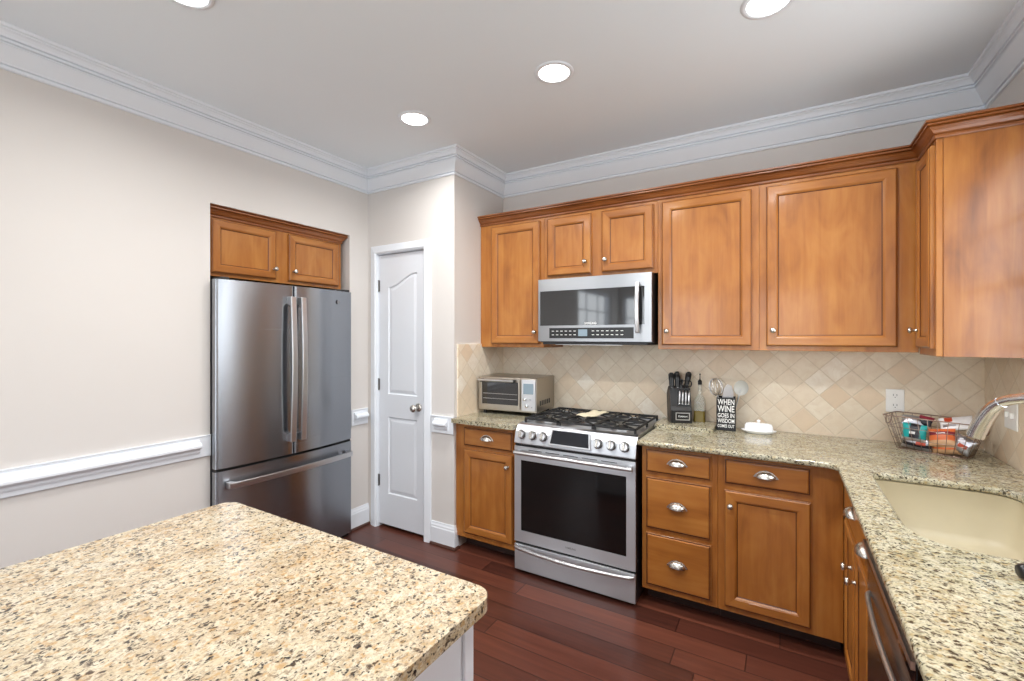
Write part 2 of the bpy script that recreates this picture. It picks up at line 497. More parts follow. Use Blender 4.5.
# pantry wall with its door opening
DX0, DX1, DZ = -2.662, -2.187, 2.090
bm = bmesh.new()
bx(bm, XL, DX0, YP, YP + .11, 0, ZC); bx(bm, DX1, XP, YP, YP + .11, 0, ZC); bx(bm, DX0, DX1, YP, YP + .11, DZ, ZC)
struct(build('wall_pantry', bm, M['wall']), 'cream wall around the narrow pantry door')
struct(build('wall_pantry_side', box(XP - .11, XP, YP + .11, YB, 0, ZC), M['wall']), 'short cream side wall beside the upper cabinets')
struct(build('wall_back', box(XP - .11, XR + T, YB, YB + T, 0, ZC), M['wall']), 'cream wall behind the range')
struct(build('wall_pantry_inside', box(XL, XP - .11, YB, YB + T, 0, ZC), M['wall']))
bm = bmesh.new()
y0, y1, z0, z1 = WIN_R
bx(bm, XR, XR + T, YR, y0, 0, ZC); bx(bm, XR, XR + T, y1, YB, 0, ZC); bx(bm, XR, XR + T, y0, y1, 0, z0); bx(bm, XR, XR + T, y0, y1, z1, ZC)
struct(build('wall_right', bm, M['wall']), 'cream wall on the right above the sink')
bm = bmesh.new()
(a0, a1, b0, b1), (c0, c1, d0, d1) = WIN_B
bx(bm, XL - T, a0, YR - T, YR, 0, ZC); bx(bm, a1, c0, YR - T, YR, 0, ZC); bx(bm, c1, XR + T, YR - T, YR, 0, ZC)
bx(bm, a0, a1, YR - T, YR, 0, b0); bx(bm, a0, a1, YR - T, YR, b1, ZC); bx(bm, c0, c1, YR - T, YR, 0, d0); bx(bm, c0, c1, YR - T, YR, d1, ZC)
struct(build('wall_rear', bm, M['wall']), 'cream rear wall')

def window(name, u0, u1, z0, z1, nx, nz, place):
    bm = bmesh.new(); w = .05
    bx(bm, u0, u0 + w, -.05, .05, z0, z1); bx(bm, u1 - w, u1, -.05, .05, z0, z1)
    bx(bm, u0 + w, u1 - w, -.05, .05, z0, z0 + w); bx(bm, u0 + w, u1 - w, -.05, .05, z1 - w, z1)
    zm = (z0 + z1) / 2
    bx(bm, u0 + w, u1 - w, -.02, .02, zm - .02, zm + .02)
    for i in range(1, nx):
        u = u0 + (u1 - u0) * i / nx; bx(bm, u - .01, u + .01, -.01, .01, z0 + w, z1 - w)
    for i in range(1, nz):
        z = z0 + (z1 - z0) * i / nz; bx(bm, u0 + w, u1 - w, -.009, .009, z - .01, z + .01)
    o = build(name, bm, M['trim']); place(o); return struct(o)
def pr(o): o.rotation_euler = (0, 0, PI / 2); o.location = (XR + .08, 0, 0)
def pb(o): o.location = (0, YR - .08, 0)
window('window_1', WIN_R[0], WIN_R[1], WIN_R[2], WIN_R[3], 3, 4, pr)
def pl(o): o.rotation_euler = (0, 0, PI / 2); o.location = (XL - .08, 0, 0)
window('window_4', *WIN_L, 3, 4, pl)
window('window_2', *WIN_B[0], 4, 5, pb)
window('window_3', *WIN_B[1], 3, 4, pb)

# crown moulding
c0 = 2.565
CP = [(0, c0), (.008, c0), (.011, c0 + .004), (.011, c0 + .012), (.005, c0 + .014), (.005, c0 + .018), (.016, c0 + .020), (.018, c0 + .026),
      (.026, c0 + .040), (.038, c0 + .062), (.050, c0 + .084), (.054, c0 + .088), (.046, c0 + .090), (.046, c0 + .095), (.058, c0 + .097), (.059, c0 + .103), (.050, c0 + .105), (.050, c0 + .110),
      (.062, c0 + .112), (.064, c0 + .122), (.070, c0 + .132), (.078, c0 + .138), (.078, c0 + .143), (.088, c0 + .145), (.090, c0 + .150), (.090, ZC), (0, ZC)]
struct(build('trim_1', sweep([(XL, YR), (XL, YP), (XP, YP), (XP, YB), (XR, YB), (XR, YR)], CP, closed=True), M['trim']), 'white crown moulding around the ceiling')
# chair rails: a flat backing board with a nosing whose ends stop short
def chair_rail(name, path, nose, label):
    z0, z1 = .795, .914
    bm = sweep(path, [(0, z0), (.008, z0), (.012, z0 + .004), (.012, z1 - .006), (.016, z1 - .004), (.016, z1), (0, z1)])
    sweep(nose, [(.010, z0 + .026), (.018, z0 + .026), (.022, z0 + .036), (.022, z0 + .045), (.026, z0 + .052), (.040, z0 + .056), (.045, z0 + .062), (.045, z0 + .072), (.040, z0 + .080),
                 (.026, z0 + .086), (.022, z0 + .092), (.022, z0 + .098), (.010, z0 + .1)], bm=bm)
    struct(build(name, bm, M['trim']), label)
chair_rail('trim_2', [(XL, YR), (XL, AY0 - .002)], [(XL, YR), (XL, AY0 - .06)], 'long white chair rail on the left wall')
chair_rail('trim_3', [(XL, AY1 + .01), (XL, YP - .012)], [(XL, AY1 + .03), (XL, YP - .03)], 'short white chair rail between fridge and pantry door')
chair_rail('trim_4', [(DX1 + .07, YP), (XP - .0, YP)], [(DX1 + .105, YP), (XP - .045, YP)], 'short white chair rail right of the pantry door')
BP = [(0, 0), (.013, 0), (.013, .135), (.010, .142), (.010, .152), (.006, .162), (.004, .175), (0, .175)]
struct(build('baseboard_left', sweep([(XL, YR), (XL, AY0)], BP), M['trim']))
struct(build('baseboard_fridge', sweep([(XL, AY1), (XL, YP)], BP), M['trim']), 'white baseboard between fridge and pantry door')
struct(build('baseboard_pantry', sweep([(DX1 + .065, YP), (XP, YP), (XP, YP + .03)], BP), M['trim']), 'white baseboard wrapping the pantry wall corner')
SP = [(.013, 0), (.026, 0), (.025, ZF + .008), (.021, ZF + .015), (.013, ZF + .018)]
struct(build('trim_5', sweep([(XL, AY1), (XL, YP)], SP), M['shoe']), 'dark shoe moulding under the short baseboard')
struct(build('trim_6', sweep([(DX1 + .065, YP), (XP, YP), (XP, YP + .03)], SP), M['shoe']), 'dark shoe moulding at the pantry wall corner')

# pantry door, two panel with an arched top panel
casing = bmesh.new()
CW = .062
prf = [(0, 0), (0, .012), (.012, .02), (.045, .014), (CW, .010), (CW, 0)]
def casing_piece(bm, a, b, out):
    # straight piece from a to b, 'out' = direction of widening away from the opening (x,z)
    A = Vector(a); B = Vector(b); O = Vector(out); d = (B - A).normalized()
    ra = [bm.verts.new((A.x + O.x * w - (d.x * w if False else 0), YP - t, A.y + O.y * w)) for w, t in prf]
    rb = [bm.verts.new((B.x + O.x * w + d.x * w * 1.0, YP - t, B.y + O.y * w + d.y * w)) for w, t in prf]
    n = len(prf)
    for i in range(n): bm.faces.new((ra[i], ra[(i + 1) % n], rb[(i + 1) % n], rb[i]))
    bm.faces.new(ra); bm.faces.new(rb)
casing_piece(casing, (DX0, 0), (DX0, DZ), (-1, 0))
casing_piece(casing, (DX1, 0), (DX1, DZ), (1, 0))
hw = prf
ra = [casing.verts.new((DX0 - w, YP - t, DZ + w)) for w, t in hw]; rb = [casing.verts.new((DX1 + w, YP - t, DZ + w)) for w, t in hw]
for i in range(len(hw)): casing.faces.new((ra[i], ra[(i + 1) % 6], rb[(i + 1) % 6], rb[i]))
casing.faces.new(ra); casing.faces.new(rb)
bx(casing, DX0, DX0 + .004, YP, YP + .11, 0, DZ); bx(casing, DX1 - .004, DX1, YP, YP + .11, 0, DZ); bx(casing, DX0, DX1, YP, YP + .11, DZ - .004, DZ)
struct(build('trim_7', casing, M['trim']), 'white casing around the pantry door')
door = bpy.data.objects.new('door_1', None); COL.objects.link(door); door.location = (DX0 + .006, YP + .012, .042)
struct(door, 'narrow white two-panel pantry door with an arched top panel')
dw, dh = DX1 - DX0 - .012, 2.038
bm = bmesh.new()
px0, px1 = .096, dw - .078
def arch(x, lo=1.795, hi=1.887):
    t = (x - px0) / (px1 - px0); t = min(1, max(0, (t - .05) / .9)); return lo + (hi - lo) * (t * t * (3 - 2 * t))
bx(bm, 0, dw, .010, .035, 0, dh)
bx(bm, 0, px0, 0, .010, 0, dh); bx(bm, px1, dw, 0, .010, 0, dh)
bx(bm, px0, px1, 0, .010, 0, .237); bx(bm, px0, px1, 0, .010, .816, .988)
N = 14
top = [(px0 + (px1 - px0) * i / N, arch(px0 + (px1 - px0) * i / N)) for i in range(N + 1)]
prism(top + [(px1, dh), (px0, dh)], 'y', 0, .010, bm)
# raised fields with sloped edges
def field(bm, loop, ins):
    cxm = sum(p[0] for p in loop) / len(loop); czm = (min(p[1] for p in loop) + max(p[1] for p in loop)) / 2
    hx = (max(p[0] for p in loop) - min(p[0] for p in loop)) / 2; hz = (max(p[1] for p in loop) - min(p[1] for p in loop)) / 2
    def inset(d): return [(cxm + (x - cxm) * (hx - d) / hx, czm + (z - czm) * (hz - d) / hz) for x, z in loop]
    rings = [[bm.verts.new((x, y, z)) for x, z in inset(d)] for d, y in ((.0, .002), (.006, .009), (ins, .009), (ins + .022, .003))]
    n = len(loop)
    for A, B in zip(rings, rings[1:]):
        for i in range(n): bm.faces.new((A[i], A[(i + 1) % n], B[(i + 1) % n], B[i]))
    bm.faces.new(rings[-1])
field(bm, [(px0, .237), (px1, .237), (px1, .816), (px0, .816)], .012)
field(bm, [(px0, .988), (px1, .988)] + top[::-1], .012)
struct(build('door_slab', bm, M['doorwhite'], door))
for z in (.328, 1.058, 1.808):
    bm = tube([(-.003, -.006, z - .045), (-.003, -.006, z + .045)], .006); bx(bm, -.006, .008, -.003, 0, z - .042, z + .042)
    struct(build('hinge', bm, M['darknickel'], door))
mt = Matrix.Translation((dw - .064, 0, .909)) @ Matrix.Rotation(PI / 2, 4, 'X')
struct(build('door_handle', lathe([(0, 0), (.031, 0), (.031, .004), (.026, .008), (.012, .011), (.010, .03), (.018, .038), (.027, .048), (.028, .058), (.023, .066), (.012, .071), (0, .072)], 24, mat=mt), M['nickel'], door, smooth=True, auto=40), 'round satin nickel door knob')

# tiled backsplash
struct(build('wall_backsplash', box(XP + .01, XR - .01, YB - .01, YB, .90, 1.45), M['tile_x']), 'tumbled travertine diamond tile backsplash behind the range')
struct(build('wall_backsplash_left', box(XP, XP + .01, YP + .03, YB, .90, 1.41), M['tile_y']), 'tiled return on the left beside the toaster oven')
struct(build('wall_backsplash_right', box(XR - .01, XR, 0, YB, .90, 1.41 if False else 1.115), M['tile_y']), 'tiled wall low behind the sink')
struct(build('wall_backsplash_corner', box(XR - .01, XR, WIN_R[1] + .09, YB, 1.115, 1.40), M['tile_y']), 'tiled wall at the right corner')

# ================================================================== CEILING LIGHTS
def light_fixture(x, y, label):
    t = thing('recessed_ceiling_light', label, 'ceiling light', (x, y, ZC), 0, 'recessed ceiling lights')
    build('trim_ring', lathe([(.073, -.001), (.074, -.006), (.092, -.004), (.094, 0)], 32), M['trim'], t, smooth=True)
    build('lens', lathe([(0, -.004), (.055, -.0045), (.073, -.003), (.073, -.001), (0, -.001)], 32), M['lamp'], t, smooth=True)
    l = bpy.data.lights.new('lamp', 'AREA'); l.shape = 'DISK'; l.size = .13; l.energy = DOWNLIGHT_W; l.color = (1, .985, .965); l.spread = R(155)
    lo = bpy.data.objects.new('lamp', l); COL.objects.link(lo); lo.parent = t; lo.location = (0, 0, -.008)
    return t
LL = ['leftmost of the three lit round ceiling lights, nearest the pantry corner', 'middle lit round ceiling light in front of the microwave',
      'lit round ceiling light at the top edge above the wide cabinet, rightmost of all', 'lit round ceiling light cut by the top edge above the left wall']
for i, (x, y) in enumerate(LIGHTS):
    light_fixture(x, y, LL[i] if i < 4 else 'round ceiling light in the ceiling behind the camera')

# ================================================================== CABINET PARTS
def knob(parent, x, z, y=-.02):
    mt = Matrix.Translation((x, y, z)) @ Matrix.Rotation(PI / 2, 4, 'X')
    return build('knob', lathe([(0, 0), (.009, 0), (.008, .003), (.005, .006), (.005, .014), (.011, .018), (.0145, .023), (.0145, .028), (.010, .033), (0, .035)], 16, mat=mt), M['nickel'], parent, smooth=True)

def cup_pull(parent, x, z, y=-.02):
    # bin pull: a scooped half dome, open below, with a flange and end points
    bm = bmesh.new(); n, m = 16, 7; a, h, dep = .043, .030, .027
    rows = []
    for j in range(m + 1):
        v = j / m * PI / 2
        rows.append([bm.verts.new((x - a * math.cos(PI * i / n), y - .002 - dep * math.sin(v) * math.sin(PI * i / n), z - .010 + h * math.cos(v) * math.sin(PI * i / n))) for i in range(n + 1)])
    for r0, r1 in zip(rows, rows[1:]):
        for i in range(n): bm.faces.new((r0[i], r0[i + 1], r1[i + 1], r1[i]))
    bmesh.ops.remove_doubles(bm, verts=bm.verts, dist=.0003)
    prism([(x - .053, z - .009), (x - .042, z + .006), (x - .026, z + .019), (x, z + .026), (x + .026, z + .019), (x + .042, z + .006), (x + .053, z - .009), (x + .03, z - .013), (x, z - .012), (x - .03, z - .013)], 'y', y - .003, y, bm)
    o = build('cup_pull', bm, M['nickel'], parent, smooth=True, auto=50)
    return o

def door_panel(parent, x0, x1, z0, z1, name='door', fw=.056, kx=None, kz=None):
    """raised-frame cabinet door on the face plane y=0, front at y=-.02"""
    bm = bmesh.new()
    rings = [(.0, 0, 0), (.0, -.014, 0), (.002, -.0155, 1), (.0045, -.0165, 1), (.009, -.02, 0), (fw - .012, -.02, 0), (fw - .0095, -.0185, 1), (fw - .0075, -.0185, 0),
             (fw - .001, -.013, 1), (fw + .003, -.0105, 1), (fw + .0045, -.0105, 0)]
    V = []
    for d, y, _ in rings:
        V.append([bm.verts.new(p) for p in ((x0 + d, y, z0 + d), (x1 - d, y, z0 + d), (x1 - d, y, z1 - d), (x0 + d, y, z1 - d))])
    for k in range(len(rings) - 1):
        for i in range(4):
            j = (i + 1) % 4
            f = bm.faces.new((V[k][i], V[k][j], V[k + 1][j], V[k + 1][i]))
            f.material_index = 2 if rings[k][2] and rings[k + 1][2] else (1 if i in (0, 2) else 0)
    bm.faces.new(V[-1]).material_index = 0
    bm.faces.new(V[0][::-1]).material_index = 0
    o = build(name, bm, [M['wood_v'], M['wood_h'], M['glaze']], parent)
    if kx is not None: knob(o, kx, kz)
    return o

def drawer_front(parent, x0, x1, z0, z1, name='drawer', cup=True, cz=None):
    bm = bmesh.new()
    rings = [(.0, 0, 0), (.0, -.012, 0), (.003, -.0135, 1), (.008, -.014, 1), (.0115, -.0195, 0), (.014, -.02, 0)]
    V = []
    for d, y, _ in rings:
        V.append([bm.verts.new(p) for p in ((x0 + d, y, z0 + d), (x1 - d, y, z0 + d), (x1 - d, y, z1 - d), (x0 + d, y, z1 - d))])
    for k in range(len(rings) - 1):
        for i in range(4):
            j = (i + 1) % 4
            f = bm.faces.new((V[k][i], V[k][j], V[k + 1][j], V[k + 1][i])); f.material_index = 1 if rings[k][2] and rings[k + 1][2] else 0
    bm.faces.new(V[-1]); bm.faces.new(V[0][::-1])
    o = build(name, bm, [M['wood_h'], M['glaze']], parent)
    if cup: cup_pull(o, (x0 + x1) / 2, cz if cz else (z0 + z1) / 2 + .003)
    return o

def carcass(parent, w, d, z0, z1, openings=(), kick=False):
    """face on y=0 looking to -y; body behind it; kick board recessed"""
    bm = bmesh.new()
    bx(bm, 0, w, .02, d, z0, z1)
    build('body', bm, M['wood_v'], parent)
    bm = bmesh.new(); e = .0005
    bx(bm, 0, w, 0, .02, z0, z1)
    build('face_frame', bm, M['wood_v'], parent, bevel=.0015)
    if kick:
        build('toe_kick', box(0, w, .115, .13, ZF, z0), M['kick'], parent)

# ---------------- upper cabinets on the back wall (face at y = 2.757)
UF = 2.757
UD = YB - UF - .002
def upper(x0, x1, z0, label, doors, z1=2.30):
    t = thing('upper_cabinet', label, 'cabinet', (x0, UF, 0), 0, 'upper cabinets')
    carcass(t, x1 - x0, UD, z0, z1)
    for a, b, c, d, kx in doors:
        door_panel(t, a - x0, b - x0, c, d, kx=None if kx is None else kx - x0, kz=c + .082 if d - c > .5 else c + .075)
    return t
ZD0, ZD1 = 1.412, 2.253
upper(XP + .002, -1.396, 1.388, 'narrow honey-brown upper cabinet left of the microwave with one door', [(-1.82, -1.425, ZD0, ZD1, -1.455)])
upper(-1.395, -.641, 1.842, 'short two-door wooden cabinet directly above the microwave', [(-1.367, -1.055, 1.868, ZD1, -1.09), (-.985, -.665, 1.868, ZD1, -.955)])
upper(-.640, -.113, 1.388, 'tall wooden upper cabinet just right of the microwave', [(-.616, -.146, ZD0, ZD1, -.584)])
upper(-.112, .535, 1.388, 'widest wooden upper cabinet, second door right of the microwave', [(-.08, .457, ZD0, ZD1, -.047)])
# right wall corner cabinet, face looks to -x at x=.537, runs from y=2.735 to y=2.49
t = thing('upper_cabinet', 'wooden upper cabinet on the right wall showing its broad end panel', 'cabinet', (.537, 2.752, 0), -PI / 2, 'upper cabinets')
w = 2.752 - 2.49
carcass(t, w, XR - .537 - .002, 1.380, 2.30)
door_panel(t, .015, w - .018, ZD0, ZD1, kx=.05, kz=1.49, fw=.05)
build('end_panel', box(w, w + .004, .022, XR - .54, 1.380, 2.30), M['wood_panel_shaded'], t)
# crown on the cabinets
z = 2.272
CC = [(0, z), (.006, z), (.009, z + .004), (.009, z + .012), (.004, z + .014), (.012, z + .020), (.018, z + .030), (.028, z + .040), (.032, z + .042), (.026, z + .045), (.036, z + .048), (.036, z + .055), (.030, z + .057), (.042, z + .060), (.042, z + .068), (0, z + .068)]
o = build('cabinet_crown_moulding', sweep([(XP + .001, UF), (.537, UF), (.537, 2.486), (XR - .001, 2.486)], CC), M['crownwood'])
tag(o, 'dark stained crown moulding running along the tops of the upper cabinets by the microwave', 'moulding')

# ---------------- cabinet over the fridge
t = thing('upper_cabinet', 'small two-door wooden cabinet set into the alcove above the fridge', 'cabinet', (XL - .055, AY0 + .010, 0), PI / 2, 'upper cabinets')
w = .91
carcass(t, w, .5, 1.812, 2.19)
door_panel(t, .018, .402, 1.832, 2.140, kx=.385, kz=1.895, fw=.05)
door_panel(t, .490, .880, 1.832, 2.140, kx=.520, kz=1.895, fw=.05)
z = 2.150
CC2 = [(d_, zz - 2.272 + z) for d_, zz in CC]
build('crown', sweep([(0.0, 0), (w, 0), (w, .45)], CC2), M['crownwood'], t)

# ---------------- base cabinets on the back wall (face at y = 2.46)
BF = 2.46
BD = YB - .012 - BF
def base(x0, x1, label, name='base_cabinet', z0=.112):
    t = thing(name, label, 'cabinet', (x0, BF, 0), 0, 'base cabinets')
    carcass(t, x1 - x0, BD, z0, .885, kick=True)
    return t
t = base(XP + .004, -1.437, 'narrow wooden base cabinet under the toaster oven'); ox = XP + .004
drawer_front(t, -1.842 - ox, -1.462 - ox, .735, .858)
door_panel(t, -1.842 - ox, -1.462 - ox, .150, .712, kx=-1.492 - ox, kz=.640)
t = base(-.655, -.281, 'wooden base cabinet with three stacked drawers right of the range'); ox = -.655
drawer_front(t, -.632 - ox, -.310 - ox, .742, .866)
drawer_front(t, -.632 - ox, -.310 - ox, .445, .716)
drawer_front(t, -.632 - ox, -.310 - ox, .143, .420)
t = base(-.280, .226, 'wooden base cabinet with one drawer over a single door'); ox = -.280
drawer_front(t, -.250 - ox, .106 - ox, .742, .866)
door_panel(t, -.250 - ox, .106 - ox, .143, .712, kx=-.222 - ox, kz=.640)
# sink base on the right wall, face looks to -x at x=.235
RF = .235
ys = 2.44
t = thing('base_cabinet', 'wooden sink base cabinet at the right, two doors below a false drawer', 'cabinet', (RF, 2.455, 0), -PI / 2, 'base cabinets')
w = 2.455 - 1.705
bm = bmesh.new()
bx(bm, 0, w, .02, XR - RF - .012, .112, .13); bx(bm, 0, .018, .02, XR - RF - .012, .13, .885); bx(bm, w - .018, w, .02, .30, .13, .66)
bx(bm, .018, w - .018, XR - RF - .03, XR - RF - .012, .13, .66)
build('body', bm, M['wood_v'], t)
bm = bmesh.new(); bx(bm, 0, w, 0, .02, .112, .885)
build('face_frame', bm, M['wood_v'], t, bevel=.0015)
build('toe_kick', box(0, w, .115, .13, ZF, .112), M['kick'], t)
drawer_front(t, 2.455 - 2.33, 2.455 - 1.73, .742, .866, cup=False)
d = list(t.children)[-1]
cup_pull(d, 2.455 - 2.05, .820); cup_pull(d, 2.455 - 1.745, .808)
door_panel(t, 2.455 - 2.33, 2.455 - 2.045, .143, .712, kx=2.455 - 2.085, kz=.605, fw=.05)
door_panel(t, 2.455 - 2.025, 2.455 - 1.73, .143, .712, kx=2.455 - 1.965, kz=.605, fw=.05)
# dishwasher
t = thing('dishwasher', 'dark stainless dishwasher under the right counter, seen almost edge on', 'dishwasher', (RF, 1.700, 0), -PI / 2)
w = .60
build('body', box(.03, w - .03, .02, .56, .10, .66), M['black'], t)
build('door_panel', box(.003, w - .003, -.022, .02, .115, .80), M['steel_fridge'], t, bevel=.004)
build('control_strip', box(.003, w - .003, -.026, .02, .803, .868), M['blackgloss'], t, bevel=.003)
build('top_trim', box(.003, w - .003, -.033, -.026, .842, .858), M['steel_bar'], t)
bm = tube(catmull([(.045, -.020, .722), (.07, -.030, .724), (.16, -.036, .727), (w / 2, -.039, .728), (w - .16, -.036, .727), (w - .07, -.030, .724), (w - .045, -.020, .722)], 5), .0065, seg=12)
build('handle', bm, M['steel_bar'], t, smooth=True, auto=40)
build('toe_kick', box(0, w, .09, .10, ZF, .112), M['black'], t)
t = thing('base_cabinet', 'wooden base cabinet beyond the dishwasher toward the camera', 'cabinet', (RF, 1.098, 0), -PI / 2, 'base cabinets')
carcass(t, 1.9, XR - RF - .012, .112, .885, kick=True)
for k in range(4):
    a = .02 + k * .47; drawer_front(t, a, a + .44, .742, .866); door_panel(t, a, a + .44, .143, .712, kx=a + .03, kz=.64)

# ---------------- counters
gm = M['granite']
o = build('countertop', slab(rrect(XP + .011, -1.431, 2.397, YB - .012, [0, 0, 0, .012]), [], .886, .914), gm, bevel=.011, seg=4)
tag(o, 'small granite countertop piece under the toaster oven', 'countertop', 'granite countertops')
xi, yf = .197, 2.400
outer = [(-.670, YB - .012), (-.670, yf)]
rc = .05
for k in range(7):
    a = PI / 2 - (PI / 2) * k / 6
    outer.append((xi - rc + rc * math.cos(a), yf - rc + rc * math.sin(a)))
outer += [(xi, -.85), (XR - .012, -.85), (XR - .012, YB - .012)]
hole = rrect(.305, .705, 1.600, 2.322, [.08, .05, .12, .10], 7)
o = build('countertop', slab(outer, [hole], .886, .914), gm, bevel=.011, seg=4)
tag(o, 'long L-shaped granite countertop around the sink and right wall', 'countertop', 'granite countertops')

# sink
t = thing('sink', 'beige undermount kitchen sink in the right granite counter', 'sink', (0, 0, 0))
bm = bmesh.new()
prev = None
rings = []
for (g, z, rr) in ((-.03, .885, 0), (.0, .885, 0), (-.002, .882, 0), (.004, .80, 0), (.012, .725, 0), (.025, .705, 0), (.05, .695, 0), (.12, .690, 0)):
    lp = rrect(.302 + g, .708 - g, 1.597 + g, 2.325 - g, [max(.02, .08 - g * .3), max(.02, .05 - g * .3), max(.02, .13 - g * .5), max(.02, .10 - g * .4)], 7)
    rings.append([bm.verts.new((p[0], p[1], z)) for p in lp])
for A, B in zip(rings, rings[1:]):
    for i in range(len(A)): bm.faces.new((A[i], A[(i + 1) % len(A)], B[(i + 1) % len(A)], B[i]))
bm.faces.new(rings[-1])
o = build('basin', bm, M['sink'], t, smooth=True, auto=50)
md = o.modifiers.new('thick', 'SOLIDIFY'); md.thickness = .006; md.offset = -1
build('drain', lathe([(0, .693), (.03, .692), (.045, .694), (.048, .696), (.05, .692), (0, .690)], 24, mat=Matrix.Translation((.51, 1.95, 0))), M['nickel'], t, smooth=True)

# faucet (spout visible entering from the right)
t = thing('faucet', 'chrome pull-down kitchen faucet arching over the sink', 'faucet', (.765, 1.742, .925))
build('base', lathe([(0, -.011), (.030, -.011), (.030, .006), (.024, .012), (.022, .05), (.0, .05)], 24), M['chrome'], t, smooth=True, auto=40)
pts = [(0, 0, .04), (-.002, .003, .16), (-.02, .035, .27), (-.07, .115, .34), (-.125, .203, .352), (-.150, .244, .346), (-.170, .277, .333), (-.186, .303, .312), (-.198, .322, .282)]
build('spout', tube(catmull(pts, 5), .0165, seg=16), M['chrome'], t, smooth=True, auto=50)
pts = [(-.1745, .2835, .328), (-.186, .303, .310), (-.198, .322, .280), (-.209, .340, .240), (-.2165, .3525, .205)]
build('spray_head', tube(catmull(pts, 5), [.0175 + .0055 * min(1, i / 14) for i in range(21)], seg=16), M['chrome'], t, smooth=True, auto=50)
bm = tube([(.0, .0, .075), (-.0, -.07, .10), (.0, -.11, .125)], [.009, .007, .006], seg=10)
build('lever', bm, M['chrome'], t, smooth=True, auto=50)

# ---------------- island
t = thing('kitchen_island', 'white panelled island base in the near left foreground', 'island', (0, 0, 0))
ix0, ix1, iy0, iy1 = -1.51, -.562, -1.1, .762
bm = bmesh.new(); bx(bm, ix0, ix1, iy0, iy1, ZF, .883)
build('body', bm, M['islandwhite'], t)
bm = bmesh.new()
for (a, b) in ((iy1 - .022, iy1 + .008), (iy1 - .50, iy1 - .46), (iy1 - 1.0, iy1 - .96), (iy0, iy0 + .05)): bx(bm, ix1, ix1 + .008, a, b, ZF, .882)
bx(bm, ix1, ix1 + .006, iy0, iy1, 0, .12)
build('corner_post', bm, M['islandwhite'], t, bevel=.002)
o = build('island_countertop', slab(rrect(-1.585, -.532, -1.2, .819, [.045, .045, .03, .03], 8), [], .884, .914), M['granite_island'], bevel=.0146, seg=6)
tag(o, 'large cream speckled granite island top filling the lower left foreground', 'countertop', 'granite countertops')

# ================================================================== REFRIGERATOR
FX = -2.668
t = thing('refrigerator', 'stainless french-door refrigerator with bottom freezer drawer in the alcove', 'refrigerator', (FX, 1.310, 0), PI / 2)
FW = .930        # x local runs along world +Y, front looks to +X (local -y)
build('body', box(.012, FW - .012, .075, .78, .03, 1.780), M['gasket'], t)
def bowed(name, x0, x1, z0, z1, sag=.034, mat=None):
    n = 14; bm = bmesh.new(); r = .014
    def fy(x):
        u = (x - FW / 2) / (FW / 2); y = sag * u * u
        e = min(x - x0, x1 - x)
        if e < r: y += r - math.sqrt(max(0, r * r - (r - e) ** 2))
        return y
    xs = [x0 + r * (1 - math.cos(PI / 2 * k / 5)) for k in range(6)]
    xs += [x0 + r + (x1 - x0 - 2 * r) * k / n for k in range(1, n)]
    xs += [x1 - r * (1 - math.cos(PI / 2 * k / 5)) for k in range(5, -1, -1)]
    prof = [(x, fy(x)) for x in xs] + [(x1, .068), (x0, .068)]
    prism(prof, 'z', z0, z1, bm)
    return build(name, bm, mat or M['steel_fridge'], t, smooth=True, auto=35)
dl = bowed('door', .002, FW / 2 - .002 - .012, .722, 1.784)
dr = bowed('door', FW / 2 + .002 - .012, FW - .002, .722, 1.784)
fz = bowed('freezer_drawer', .002, FW - .002, .045, .706)
def bar_handle(parent, pts, ends):
    bm = tube(catmull(pts, 6), .012, seg=12, flat=1.3)
    for e in ends: bx(bm, *e)
    build('handle', bm, M['steel_bar'], parent, smooth=True, auto=40)
xc = FW / 2 - .012
for dd, s in ((dl, -1), (dr, 1)):
    x = xc + s * .035
    bm = bmesh.new()
    # flat arched strap handle with thick ends
    n = 16; zz0, zz1 = .806, 1.712
    front, back = [], []
    for k in range(n + 1):
        q = k / n; z = zz0 + (zz1 - zz0) * q; b = .048 + .016 * math.sin(PI * q)
        front.append((-b, z)); back.append((-b + .014, z))
    poly = front + [(.0, zz1), (.0, zz1 - .045)] + back[::-1][1:-1] + [(.0, zz0 + .045), (.0, zz0)]
    prism(poly, 'x', x - .018, x + .018, bm)
    build('handle', bm, M['steel_bar'], dd, bevel=.004)
bm = bmesh.new(); n = 20; fr, bk = [], []
for k in range(n + 1):
    q = k / n; x = .045 + (FW - .09) * q; b = .030 + .030 * math.sin(PI * q) ** .8
    fr.append((x, -b)); bk.append((x, -b + .014))
poly = fr + [(FW - .045, .012), (FW - .075, .012)] + bk[::-1][1:-1] + [(.075, .012), (.045, .012)]
prism(poly, 'z', .612, .646, bm)
build('handle', bm, M['steel_bar'], fz, bevel=.004)
mt = Matrix.Translation((FW - .135, .011, 1.705)) @ Matrix.Rotation(PI / 2, 4, 'X')
lg = build('logo', lathe([(0, 0), (.015, 0), (.015, .0025), (.013, .003), (0, .003)], 24, mat=mt), M['steel_fridge'], dr, smooth=True, auto=30)
text_mesh('logo_text', 'GE', .018, M['grey_text'], lg, (FW - .135, .0075, 1.705), (PI / 2, 0, 0))
for x in (.03, FW - .07): build('hinge_cover', box(x, x + .045, .03, .12, 1.784, 1.800), M['gasket'], t, bevel=.004)
build('door_gap_seal', box(.01, FW - .01, .045, .076, .700, .726), M['black'], t)
build('base_grille', box(.02, FW - .02, .05, .076, .02, .05), M['black'], t)

